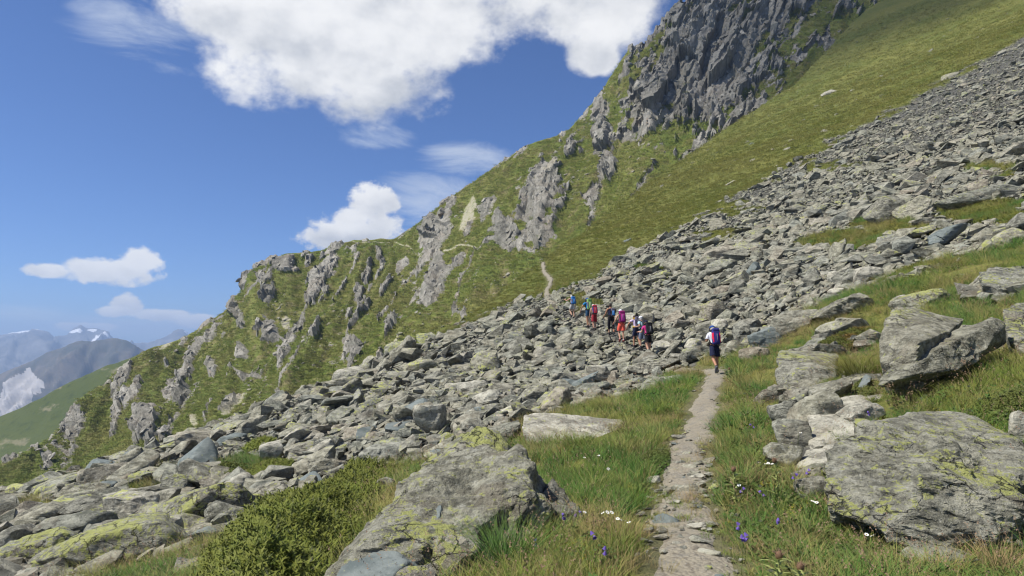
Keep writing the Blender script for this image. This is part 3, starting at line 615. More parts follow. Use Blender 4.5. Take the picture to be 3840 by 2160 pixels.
def hull_planes(pts):
    b = bmesh.new()
    for p in pts: b.verts.new(p)
    r = bmesh.ops.convex_hull(b, input=b.verts[:]); b.normal_update()
    c = np.mean(pts, axis=0); pl = []
    for f in b.faces:
        n = np.array(f.normal[:]); d = n @ (np.array(f.verts[0].co[:]) - c)
        if d < 0: n, d = -n, -d
        if f.calc_area() > 1e-7: pl.append((*n, max(d, 1e-4)))
    b.free(); return c, np.array(pl)
def radial(dirs, pl, soft=26.0):
    """distance to a convex body along each direction; soft = how sharp its edges are"""
    k = np.maximum(dirs @ pl[:, :3].T, 1e-6) / pl[:, 3]
    return 1.0 / ((k ** soft).sum(1) ** (1.0 / soft))
def rough_up(v, rng, scale, amp, bed=None, bedamp=0.5, seed=0, facet=0.55):
    """weathering: broad knocks, ledges along the bedding, small chips. v (N,3) about 0, scale = mean radius"""
    q = v / scale; r = np.linalg.norm(v, axis=1)[:, None]; dirn = v / (r + 1e-9)
    d = 0.60 * fbm(q * 1.7 + 5, 3, seed=seed) + 0.42 * ridged(q * 3.1, 4, seed=seed + 1) + 0.30 * fbm(q * 8, 5, gain=0.62, seed=seed + 2)
    if bed is not None:
        b = np.asarray(bed, float); b = b / np.linalg.norm(b); s = q @ b
        w = s * 7 + 0.8 * fbm(q * 1.3, 3, seed=seed + 3); st = w - np.floor(w)
        side = sstep(0.0, 0.7, 1 - np.abs(dirn @ b)); gate = sstep(-0.25, 0.35, fbm(q * 2.1 + 9, 3, seed=seed + 6)); wn = vnoise(np.stack([np.floor(w), q[:, 0] * 0.8, q[:, 1] * 0.8], -1), seed + 4); wn2 = vnoise(np.stack([np.floor(w) + 1, q[:, 0] * 0.8, q[:, 1] * 0.8], -1), seed + 4)
        d = d + bedamp * side * gate * (wn + (wn2 - wn) * sstep(0.72, 1.0, st))
        t1 = np.cross(b, [0.31, 0.9, 0.2]); t1 /= np.linalg.norm(t1); t2 = np.cross(b, t1)
        d = d + 0.55 * bedamp * fbm(np.stack([s * 11, q @ t1 * 1.6, q @ t2 * 1.6], -1), 4, gain=0.6, seed=seed + 8)
    # broken planes: each patch of the surface has its own slight set-back and tilt
    g = np.random.default_rng(seed + 77); kc = int(np.clip(len(v) / 160, 10, 90)); c = q[g.integers(0, len(q), kc)]; wq = q + 0.10 * np.stack([fbm(q * 2.5 + o_, 3, seed=seed + 60 + o_) for o_ in range(3)], -1)
    off, til = g.normal(0, 0.5, kc), g.normal(0, 1.4, (kc, 3)); acc = np.empty(len(q))
    for a0 in range(0, len(q), 20000):
        e = ((wq[a0:a0 + 20000, None] - c[None]) ** 2).sum(-1); wt = np.exp(-(e - e.min(1, keepdims=True)) * 60); wt /= wt.sum(1, keepdims=True)
        acc[a0:a0 + 20000] = (wt * (off[None] + np.einsum('nkj,kj->nk', q[a0:a0 + 20000, None] - c[None], til))).sum(1)
    d = d + facet * acc
    return v + dirn * (amp * scale * d)[:, None]
def mesh_from_hull(name, pts, sub, amp=0.06, bed=None, bedamp=0.5, seed=0, soft=60.0, chips=9):
    pts = np.asarray(pts, float); ext = pts.max(0) - pts.min(0); ext = np.maximum(ext, 0.02) / 2
    c, pl = hull_planes(pts / ext); rng = np.random.default_rng(seed + 5000)
    if chips:                                    # corners knocked off
        cn = rng.normal(size=(chips, 3)); cn /= np.linalg.norm(cn, axis=1)[:, None]; sup = ((pts / ext - c) @ cn.T).max(0)
        pl = np.r_[pl, np.c_[cn, sup * rng.uniform(0.74, 0.95, chips)]]
    d, f = ico(sub); v = d * radial(d, pl, soft)[:, None] * ext
    v = rough_up(v, None, float(np.prod(ext) ** (1 / 3)), amp, bed, bedamp, seed)
    me = np_mesh(name, v + c * ext, f, True)
    me.set_sharp_from_angle(angle=R(34)); return me
def center_mesh(me):
    """move the mesh origin to the middle of its base; return that point"""
    n = len(me.vertices); co = np.empty(n * 3, np.float32); me.vertices.foreach_get('co', co); co = co.reshape(-1, 3)
    o = np.array([(co[:, 0].min() + co[:, 0].max()) / 2, (co[:, 1].min() + co[:, 1].max()) / 2, co[:, 2].min()]); co -= o
    me.vertices.foreach_set('co', co.ravel()); me.update(); return o
FOOT = []                                       # footprints kept free of grass: x, y, radius
def add_rock(name, me, mat, label, group=None, cat='boulder', foot=0.42):
    o = center_mesh(me); ob = link(name, me, mat); ob.location = o; ob['label'] = label; ob['category'] = cat
    if group: ob['group'] = group
    co = np.empty(len(me.vertices) * 3, np.float32); me.vertices.foreach_get('co', co); ex, ey = np.ptp(co.reshape(-1, 3)[:, :2], axis=0)
    FOOT.append((o[0], o[1], foot * 0.5 * (ex + ey))); return ob
def traced(name, pts, mat, label, sub=6, amp=0.05, bed=None, bedamp=0.5, seed=0, sink=0.35, chips=9, f=None, **k):
    """a boulder from corner points (place in the photograph and distance in metres); its base goes into the ground"""
    gnd = k.pop('ground', True); lowp = max((p for p in pts if p[1] < 2160), key=lambda p: p[1])
    if f is None: f = 1 + (ground_hit(lowp[0], lowp[1])[1] / lowp[2] - 1) * 0.85
    w = np.array([P(p[0], p[1], p[2] * f) for p in pts]); low = []; cen = w.mean(0); under = k.pop('under', 0.8)
    for q in w:
        x, y = cen[0] + (q[0] - cen[0]) * under, cen[1] + (q[1] - cen[1]) * under
        g = float(height(x, y)); low.append((x, y, min(g - sink, q[2] - 0.05)))
    return add_rock(name, mesh_from_hull(name, np.r_[w, np.array(low)] if gnd else w, sub, amp, bed, bedamp, seed, chips=chips), mat, label, **k)
def boulder(cx, cyy, w, h, roll, mat, label, seed, deep=0.9, sub=5, amp=0.07, name='boulder', yaw=None, group=None, cat='boulder', bedamp=0.55, flat=1.0, up=0.0):
    """a rock seen at cx, cyy, w x h pixels across, standing on the hillside"""
    rng = np.random.default_rng(seed); g = ground_hit(cx, cyy + h * 0.36); Y = g[1]; k = Y / FPX * math.hypot(1, (cx - CX) / FPX)
    W_, H_ = w * k, h * k * flat; D_ = deep * 0.5 * (W_ + H_)
    sub = 4 if (sub == 5 and w < 135) else sub
    n = 15; pts = rng.normal(size=(n, 3)); pts /= np.linalg.norm(pts, axis=1)[:, None]; pts = np.sign(pts) * np.abs(pts) ** 0.72
    pts = pts / np.abs(pts).max(0) * np.array([W_ / 2, D_ / 2, H_ / 2])
    a = R(-roll); m = np.array([[math.cos(a), 0, math.sin(a)], [0, 1, 0], [-math.sin(a), 0, math.cos(a)]])
    # keep the outline's width and height after the lean
    q = pts @ m.T; e = (q.max(0) - q.min(0)); q = q * np.array([W_, D_, H_ * 1.12]) / np.maximum(e, 1e-6)
    yw = (yaw if yaw is not None else rng.uniform(-0.25, 0.25)); c, s = math.cos(yw), math.sin(yw)
    q = q @ np.array([[c, s, 0], [-s, c, 0], [0, 0, 1]])
    bed = np.array([-math.sin(a), 0.15, math.cos(a)])
    me = mesh_from_hull(name, q, sub, amp, bed, bedamp, seed)
    n_ = len(me.vertices); co = np.empty(n_ * 3, np.float32); me.vertices.foreach_get('co', co); co = co.reshape(-1, 3)
    ctr = P(cx, cyy, Y); ctr[1] += D_ * 0.3; ctr[2] += up - 0.03 * H_
    gz = float(height(ctr[0], ctr[1])); zmin = ctr[2] + co[:, 2].min()
    if zmin > gz - 0.12 * H_ and up == 0: co[:, 2] *= 1.0; ctr[2] -= (zmin - gz) + 0.12 * H_
    me.vertices.foreach_set('co', (co + ctr).astype(np.float32).ravel()); me.update()
    return add_rock(name, me, mat, label, group, cat)

def build_heroes():
    F0 = 1 + (ground_hit(2010, 2060)[1] / 5.35 - 1) * 0.85
    # the big wedge in the middle of the foreground
    traced('boulder', [(1200, 2230, 4.7), (1400, 1960, 5.7), (1540, 1745, 6.6), (1620, 1640, 7.1), (1760, 1630, 7.5), (1900, 1640, 7.2), (2020, 1700, 6.5), (2070, 1775, 6.0), (2040, 1830, 5.75), (2010, 2060, 5.35), (1650, 2230, 4.75), (1990, 1790, 7.4), (1700, 1700, 8.2), (1300, 2180, 4.5)],
           M_HERO, 'big tilted grey boulder streaked with yellow lichen beside the juniper in the foreground', sub=7, amp=0.15, bed=(-0.55, -0.25, 0.8), bedamp=0.45, seed=11, chips=16)
    traced('boulder', [(2040, 1790, 6.3), (2120, 1830, 6.4), (2180, 1880, 6.2), (2200, 1960, 5.9), (2120, 2050, 5.6), (1990, 2085, 5.5), (2000, 1900, 6.6)], M_HEROG, 'rough grey rock rib against the dark end of the big tilted boulder', sub=6, amp=0.140, bed=(-0.8, 0, 0.5), seed=12, bedamp=0.8, f=F0)
    traced('flat_rock', [(1565, 1990, 5.0), (1510, 2050, 4.85), (1560, 2055, 4.82), (1650, 1940, 5.1), (1668, 1862, 5.45), (1625, 1858, 5.5), (1560, 2035, 4.95), (1655, 1880, 5.32)], M_BLUE, 'thin blue-grey slate flake standing out of the big tilted boulder', sub=5, amp=0.060, bed=(-0.6, 0, 0.6), bedamp=0.2, seed=13, cat='slab', f=F0 * 1.04)
    traced('flat_rock', [(1215, 2170, 4.35), (1330, 2085, 4.7), (1560, 2040, 4.75), (1600, 2075, 4.55), (1500, 2160, 4.25), (1400, 2260, 3.95), (1200, 2300, 3.95)], M_BLUE, 'smooth blue-green slate slab at the foot of the big tilted boulder', sub=6, amp=0.050, bedamp=0.15, bed=(0, 0, 1), seed=14, cat='slab', f=F0 * 1.03)
    traced('boulder', [(1490, 2120, 4.35), (1600, 2090, 4.45), (1640, 2140, 4.25), (1600, 2270, 3.9), (1480, 2290, 3.9), (1440, 2190, 4.1)], M_HERO, 'small lumpy rock with bright yellow lichen beside the blue-green slab', sub=5, amp=0.120, seed=15, f=F0)
    traced('boulder', [(1640, 2030, 5.0), (1720, 1985, 5.15), (1790, 2000, 5.1), (1800, 2070, 4.9), (1680, 2110, 4.7), (1600, 2090, 4.8)], M_HEROG, 'rounded grey stone under the big tilted boulder behind the grass tuft', sub=5, amp=0.080, seed=16, f=F0)
    # the big lichen boulder on the right
    traced('boulder', [(3125, 1640, 5.6), (3160, 1600, 5.9), (3290, 1545, 6.5), (3470, 1545, 6.9), (3560, 1535, 7.0), (3640, 1560, 6.8), (3760, 1650, 6.2), (3900, 1720, 5.6), (3860, 1900, 5.0), (3620, 2040, 4.75), (3440, 2100, 4.75), (3180, 2060, 4.95), (3090, 1960, 5.1), (3110, 1800, 5.2),
                       (3330, 1690, 5.45), (3420, 1800, 5.05), (3700, 1600, 7.2), (3950, 1750, 6.6), (3240, 1830, 4.98)],
           M_HEROR, 'massive grey boulder with a yellow lichen-spotted top right of the path', sub=7, amp=0.17, bed=(0.25, -0.1, 0.95), bedamp=0.5, seed=21, sink=0.2)
    traced('boulder', [(3300, 1240, 10.6), (3295, 1345, 10.0), (3320, 1470, 9.9), (3440, 1500, 9.6), (3440, 1285, 9.6), (3350, 1140, 11.6), (3430, 1165, 11.6), (3520, 1160, 11.9), (3615, 1195, 11.6), (3560, 1240, 10.6), (3400, 1310, 9.7), (3330, 1480, 10.9), (3500, 1300, 11.8)],
           M_HEROG, 'smooth grey angular boulder with a dark shaded end above the grass tussock', sub=6, amp=0.060, bed=(0.3, 0, 0.9), bedamp=0.15, seed=22, ground=False)
    traced('flat_rock', [(3290, 1465, 8.3), (3300, 1420, 8.6), (3360, 1360, 8.9), (3550, 1250, 9.6), (3735, 1178, 10.3), (3765, 1215, 10.0), (3740, 1270, 9.4), (3600, 1380, 8.7), (3400, 1440, 8.3), (3680, 1230, 9.4), (3480, 1330, 8.6), (3760, 1290, 10.2), (3330, 1490, 9.0), (3560, 1410, 9.2)], M_HEROG, 'long tilted layered slab with yellow lichen below the smooth angular boulder', sub=6, amp=0.090, bed=(-0.42, -0.15, 0.9), bedamp=0.9, seed=23, cat='slab', ground=False, foot=0.25)
    traced('boulder', [(3765, 1180, 8.6), (3800, 1130, 9.0), (3960, 1100, 9.4), (4000, 1260, 8.0), (3860, 1330, 7.6), (3780, 1280, 8.0)], M_HERO, 'lichen-covered boulder cut by the picture edge beside the long tilted slab', sub=6, amp=0.100, seed=24)
    traced('boulder', [(2915, 1350, 12.2), (2925, 1320, 12.8), (3010, 1310, 13.4), (3100, 1312, 13.4), (3142, 1335, 12.8), (3135, 1400, 11.6), (3100, 1455, 11.0), (2985, 1462, 11.0), (2910, 1440, 11.6), (2985, 1395, 11.2), (3090, 1385, 11.3)], M_HEROG, 'blocky grey boulder with flat top beside the thorny green bank above the path', sub=6, amp=0.100, bed=(0.1, 0, 1), seed=25)
    traced('flat_rock', [(3345, 1150, 14.2), (3420, 1100, 15.5), (3560, 1080, 16), (3740, 985, 18.5), (3860, 950, 18.5), (3900, 1060, 16), (3700, 1110, 15), (3500, 1170, 13.2), (3400, 1175, 13.3)], M_HEROG, 'long layered outcrop slab rising behind the smooth angular boulder', sub=6, amp=0.100, bed=(-0.35, -0.1, 0.9), bedamp=0.9, seed=26, cat='slab', foot=0.2)
    traced('boulder', [(3680, 1040, 14.5), (3700, 1000, 15.2), (3840, 985, 15.4), (3920, 1000, 15), (3920, 1080, 13.6), (3770, 1085, 13.8), (3690, 1070, 14)], M_HERO, 'undercut block with yellow lichen on top of the layered outcrop', sub=6, amp=0.120, seed=27, foot=0.2)
    traced('flat_rock', [(3030, 1560, 9.0), (3060, 1530, 9.4), (3180, 1480, 10.2), (3330, 1455, 10.6), (3340, 1480, 10.2), (3260, 1560, 8.8), (3230, 1620, 8.2), (3050, 1690, 8.0), (3030, 1660, 8.3)], M_PALE, 'pale whitish cracked slab leaning behind the massive lichen boulder', sub=6, amp=0.080, bed=(-0.4, -0.3, 0.8), seed=28, cat='slab')
    traced('flat_rock', [(2985, 1745, 7.4), (3030, 1690, 7.9), (3120, 1640, 8.3), (3200, 1620, 8.2), (3120, 1720, 7.2), (3020, 1790, 6.9)], M_PALE, 'narrow pale slab lying below the whitish cracked slab', sub=5, amp=0.100, bed=(-0.4, 0, 0.9), seed=29, cat='slab')
    traced('flat_rock', [(1965, 1560, 12.0), (1990, 1545, 12.4), (2150, 1565, 12.6), (2330, 1572, 12.6), (2440, 1605, 12.2), (2435, 1640, 11.8), (2250, 1672, 11.2), (2060, 1655, 10.9), (1985, 1690, 10.6), (1962, 1640, 11.0)], M_PALE, 'long pale slab with yellow lichen end lying in the grass left of the path', sub=6, amp=0.070, bed=(0.1, 0.1, 1), bedamp=0.7, seed=30, cat='slab', foot=0.2)
    B = boulder; RB, RK, GR, PA, BL = M_HERO, M_HEROG, M_GREY, M_PALE, M_BLUE
    B(1900, 1640, 150, 105, 20, RK, 'brown-grey rough boulder at the lichen end of the long pale slab', 31)
    B(1608, 1588, 120, 112, 12, PA, 'pale upright blocky boulder in the talus behind the big tilted boulder', 32, up=0.15)
    B(2000, 1492, 170, 74, 8, RB, 'flat lichen-covered boulder with small stones on top at talus edge', 33)
    B(2465, 1372, 210, 52, 10, RB, 'broad flat slab with yellow lichen just below the hikers', 34, cat='slab', name='flat_rock')
    B(1440, 1832, 80, 72, 15, GR, 'dark-sided small boulder wedged between juniper and big tilted boulder', 35)
    B(1385, 1888, 56, 34, 5, PA, 'small pale stone above the lichen-yellow one beside the juniper', 36, sub=4)
    B(1362, 1932, 72, 54, 5, RB, 'small stone coated in bright yellow lichen beside the juniper', 37)
    B(745, 1910, 320, 185, 28, RB, 'huge tilted lichen slab with a black hollow under its lower end', 41, sub=6, amp=0.05)
    B(465, 1935, 200, 125, 5, PA, 'whitish lichen-mottled boulder left of the huge tilted slab', 42, sub=6)
    B(840, 1935, 165, 95, 5, RB, 'lumpy lichen boulder in front of the huge tilted slab', 43)
    B(305, 1932, 170, 85, 12, RK, 'brown-grey boulder with flat lit top left of the whitish boulder', 44)
    B(110, 1950, 150, 88, 18, RK, 'tan angular boulder at the far left of the boulder field', 45)
    B(370, 2075, 520, 170, 14, RB, 'very large lichen-yellow slab along the bottom beside the grass strip', 46, sub=6, amp=0.035, cat='slab', name='flat_rock')
    B(290, 1858, 215, 66, 14, RK, 'striped layered grey slab like split wood among low green mats', 47, bedamp=1.4, cat='slab', name='flat_rock')
    B(375, 1838, 80, 50, 5, BL, 'smooth blue-grey stone at the upper end of the striped slab', 48)
    B(638, 1838, 100, 82, 5, RB, 'rounded hollowed boulder with a dark scooped face below the juniper mats', 49)
    B(885, 1822, 130, 92, 15, PA, 'pale brownish boulder at the upper end of the huge tilted slab', 50)
    B(1010, 1850, 175, 88, 30, RB, 'slanted slab with a dark broken end beside the big juniper', 51)
    B(960, 1830, 110, 60, -5, GR, 'low grey block between the pale brownish boulder and the slanted slab', 151)
    B(480, 2010, 105, 82, 5, RB, 'orange and yellow lichened block below the whitish boulder', 52)
    B(360, 2000, 130, 40, 22, RK, 'thin slab leaning over a black gap above the bottom slab', 53)
    B(170, 2010, 230, 95, 20, RK, 'split layered boulder above the bottom-left corner slabs', 54)
    B(60, 2110, 260, 130, 18, RB, 'yellow-lichened slab filling the bottom left corner', 55, sub=6)
    B(560, 2030, 120, 70, -10, RB, 'low lichen-spotted rock at the edge of the grass strip', 56)
    B(720, 2070, 140, 40, 28, GR, 'narrow grey stone poking out of the grass strip', 57)
    B(690, 2130, 130, 80, 30, RB, 'lichened slab end beside the lower tip of the big juniper', 58)
    B(1010, 1702, 95, 88, 15, PA, 'pale upright boulder with dark flank above the red-brown juniper mat', 61)
    B(760, 1690, 100, 46, 12, GR, 'small grey block on the skyline of the lower talus', 62)
    B(860, 1655, 110, 40, 12, BL, 'flat bluish slab on the talus skyline above the dark juniper mat', 63)
    B(2815, 1242, 108, 92, 8, GR, 'large dark flat-topped boulder just right of the nearest hiker', 64, sub=6)
    B(2487, 1297, 72, 48, 5, PA, 'rounded pale boulder right of the hiker in magenta', 65)
    B(2610, 1325, 120, 62, 18, RB, 'long layered greenish slab left of the nearest hiker', 66)
    B(2680, 1160, 100, 92, 30, RK, 'tall leaning boulder up the talus above the nearest hiker', 67)
    B(2560, 1225, 80, 52, 8, RB, 'green-tinged boulder in the talus right of the hiker group', 68)
    B(2650, 1235, 78, 52, 8, RB, 'yellow-lichened boulder just above the nearest hiker', 69)
    B(2430, 1195, 70, 44, 5, GR, 'rounded brown-grey boulder behind the hiker in the white hat', 70)
    B(3270, 1036, 92, 76, 0, PA, 'striped whitish boulder standing out of the talus near the grass bank', 71)
    B(3145, 1100, 62, 42, 0, PA, 'white stone below the striped whitish boulder', 72)
    B(3225, 1078, 62, 46, 0, GR, 'grey stone beside the striped whitish boulder', 73)
    B(3130, 1040, 48, 46, 10, PA, 'pale brownish upright stone left of the striped whitish boulder', 74)
    B(3470, 770, 160, 84, 25, RK, 'dark hollowed boulder high on the right of the talus', 75)
    B(3335, 790, 150, 110, 38, RK, 'large grey slab tilted beside the dark hollowed boulder', 76, cat='slab', name='flat_rock')
    B(2870, 868, 125, 46, 8, RK, 'broad flat slab lying high in the talus above the nearest hiker', 77, cat='slab', name='flat_rock')
    B(3620, 880, 150, 90, 28, BL, 'dark slate slab in the talus near the right edge', 78)
    B(3470, 870, 120, 50, 25, RB, 'green-lichened slab left of the dark slate slab', 79)
    B(3700, 730, 260, 70, 20, RK, 'long low outcrop across the upper right talus', 80)
    B(2835, 1015, 70, 66, 30, BL, 'blue-grey leaning block in the middle of the talus', 81)
    B(3000, 1205, 162, 89, 10, GR, 'grey slab beside the reddish bilberry bank', 82)
    B(3190, 1150, 212, 94, 38, RK, 'dark crumbly layered rock above the bilberry bank', 83, bedamp=1.3)
    B(3050, 1330, 212, 94, 25, RK, 'brownish boulder behind the golden grass tussock', 84)
    B(2885, 1265, 137, 81, 12, BL, 'smooth bluish slab at the edge of the bank right of the nearest hiker', 85)
    B(3140, 1470, 187, 81, 15, RB, 'jutting yellow-lichened layered stone left of the long tilted slab', 86)
    B(3005, 1488, 110, 75, 8, RK, 'small angular block under the blocky flat-topped boulder', 87)
    B(2985, 1640, 137, 108, 0, GR, 'grey rounded rock at the foot of the whitish cracked slab', 88)
    B(2960, 1715, 150, 89, -6, GR, 'low pitted grey rock in the grass right of the path', 89)
    B(3530, 2128, 280, 90, 5, GR, 'low grey rock in the grass under the massive lichen boulder', 90)
    B(3770, 2045, 200, 100, 8, RK, 'greyish boulder under the overhang of the massive lichen boulder', 91)
    B(3850, 1620, 90, 120, 0, PA, 'pale lichened boulder at the right picture edge above the massive boulder', 92)
    B(3390, 1045 + 80, 60, 40, 0, PA, 'pale small stone in the grass above the smooth angular boulder', 93, sub=4)
    B(2550, 1640, 60, 16, 0, PA, 'low pale slab edge by the left side of the path', 94, sub=4)
    B(3085, 1545, 187, 128, 20, GR, 'grey slab stepped above the whitish cracked slab', 95)
    B(2960, 1560, 125, 108, 10, RB, 'lichened block at the grassy edge left of the whitish slab', 96)
    B(2900, 1480, 150, 74, 14, RK, 'half-buried brownish rock below the blocky flat-topped boulder', 97)
    B(3240, 1560, 162, 81, 26, PA, 'pale splinter slab behind the massive lichen boulder', 98)
    B(3060, 1790, 150, 81, 18, GR, 'small grey slab in front of the narrow pale slab', 99)
    B(3060, 1860, 100, 80, 5, RB, 'jutting lichened rock against the left flank of the massive boulder', 100, up=0.05)
    B(3640, 1290, 187, 108, 20, RK, 'dark layered rock under the upper end of the long tilted slab', 101)
    B(3480, 1120, 212, 81, 24, RB, 'lichened slab lying on the bank above the angular boulder', 102)
    B(2830, 1330, 112, 54, 12, GR, 'low grey stone beside the path at the nearest hiker', 103)
    B(3150, 1240, 187, 81, 25, GR, 'grey slab under the dark crumbly layered rock', 104)
    B(1780, 1600, 120, 60, 10, RK, 'brownish slab between the pale upright boulder and the long pale slab', 105)
    B(1420, 1700, 170, 70, 14, GR, 'flat bluish-grey slab just above the big juniper', 106)
    B(1180, 1760, 200, 80, 16, RK, 'layered grey slab left of the big juniper top', 107)
    B(1120, 1690, 130, 60, 16, RB, 'lichened slab in the talus behind the layered slab', 108)
    B(1230, 1670, 110, 70, 14, RB, 'yellowish slab with dark front in the talus behind the juniper', 109)
    B(700, 1790, 130, 60, 12, RB, 'pale yellow-lichened boulder near the hollowed one', 110)
    B(540, 1800, 120, 50, 8, RK, 'flat lichened boulder left of the hollowed one', 111)
    B(430, 1900, 90, 50, 14, GR, 'small grey block above the whitish mottled boulder', 112)
    B(240, 2040, 200, 60, 22, RK, 'thin layered slab above the very large bottom slab', 113)
    B(880, 2010, 150, 60, 20, RB, 'low lichened rock at the upper end of the grass strip', 114)
build_heroes()

# ------------------------------------------------------------------ talus: about three hundred single stones, the rest one mass
def slope_frame(x, y):
    e = 0.6; gx = (height(x + e, y) - height(x - e, y)) / (2 * e); gy = (height(x, y + e) - height(x, y - e)) / (2 * e)
    n = np.stack([-gx, -gy, np.ones_like(gx)], -1); n /= np.linalg.norm(n, axis=-1)[..., None]; return n
def rand_rot(rng, n, nrm, tilt):
    """rotation matrices whose z axis is the ground normal tipped at random, with a random spin"""
    z = nrm + rng.normal(size=(n, 3)) * tilt[:, None]; z /= np.linalg.norm(z, axis=1)[:, None]
    a = rng.uniform(0, 2 * math.pi, n); h = np.stack([np.cos(a), np.sin(a), np.zeros(n)], -1)
    x = h - z * (h * z).sum(1)[:, None]; x /= np.linalg.norm(x, axis=1)[:, None]; y = np.cross(z, x); return np.stack([x, y, z], -1)
def small_protos(n, npts, seed):
    out = []; rng = np.random.default_rng(seed)
    for k in range(n):
        p = rng.normal(size=(npts, 3)); p /= np.linalg.norm(p, axis=1)[:, None]; p = np.sign(p) * np.abs(p) ** 0.75; p /= np.abs(p).max(0) * 2
        b = bmesh.new(); [b.verts.new(q) for q in p]; bmesh.ops.convex_hull(b, input=b.verts[:])
        for v in [v for v in b.verts if not v.link_faces]: b.verts.remove(v)
        bmesh.ops.triangulate(b, faces=b.faces[:]); b.verts.index_update()
        out.append((np.array([v.co[:] for v in b.verts]), np.array([[v.index for v in f.verts] for f in b.faces], np.int32))); b.free()
    return out
def mass(name, protos, pos, rot, scl, tint, mat, **props):
    """many stones as one mesh"""
    rng = np.random.default_rng(5); idx = rng.integers(0, len(protos), len(pos)); V = []; F = []; T = []; off = 0
    for k, (pv, pf) in enumerate(protos):
        s = np.where(idx == k)[0]
        if not len(s): continue
        w = np.einsum('nij,nvj->nvi', rot[s], pv[None] * scl[s][:, None, :]) + pos[s][:, None]
        m = len(pv); V.append(w.reshape(-1, 3)); T.append(np.repeat(tint[s], m))
        F.append((pf[None] + (np.arange(len(s)) * m)[:, None, None] + off).reshape(-1, 3)); off += len(s) * m
    return link(name, np_mesh(name, np.concatenate(V), np.concatenate(F), False, {'tint': np.concatenate(T)}), mat, kind='stuff', **props)
def crag_material():
    t = NT('crag_rock'); p = t.pos(); r = t.attr('tint'); n1 = t.noise(t.map(p, rot=(0.35, -0.5, 0.2), sc=(1, 1, 0.35)), 0.8, 7, 0.68); n2 = t.noise(p, 0.05, 4)
    c = t.ramp(r, [(0.0, (0.20, 0.19, 0.155)), (0.4, (0.29, 0.275, 0.225)), (0.75, (0.36, 0.34, 0.285)), (0.93, (0.43, 0.41, 0.355)), (1.0, (0.31, 0.23, 0.16))])
    c = t.mix(t.mr(n1, 0.38, 0.62, 0.55, 0.0), c, (0.09, 0.088, 0.08)); c = t.mix(t.mr(n2, 0.5, 0.68, 0, 0.35), c, (0.19, 0.17, 0.10)); t.bump(n1, 1.0, 0.8); return t.color(c, 0.95)
M_CRAG = crag_material()
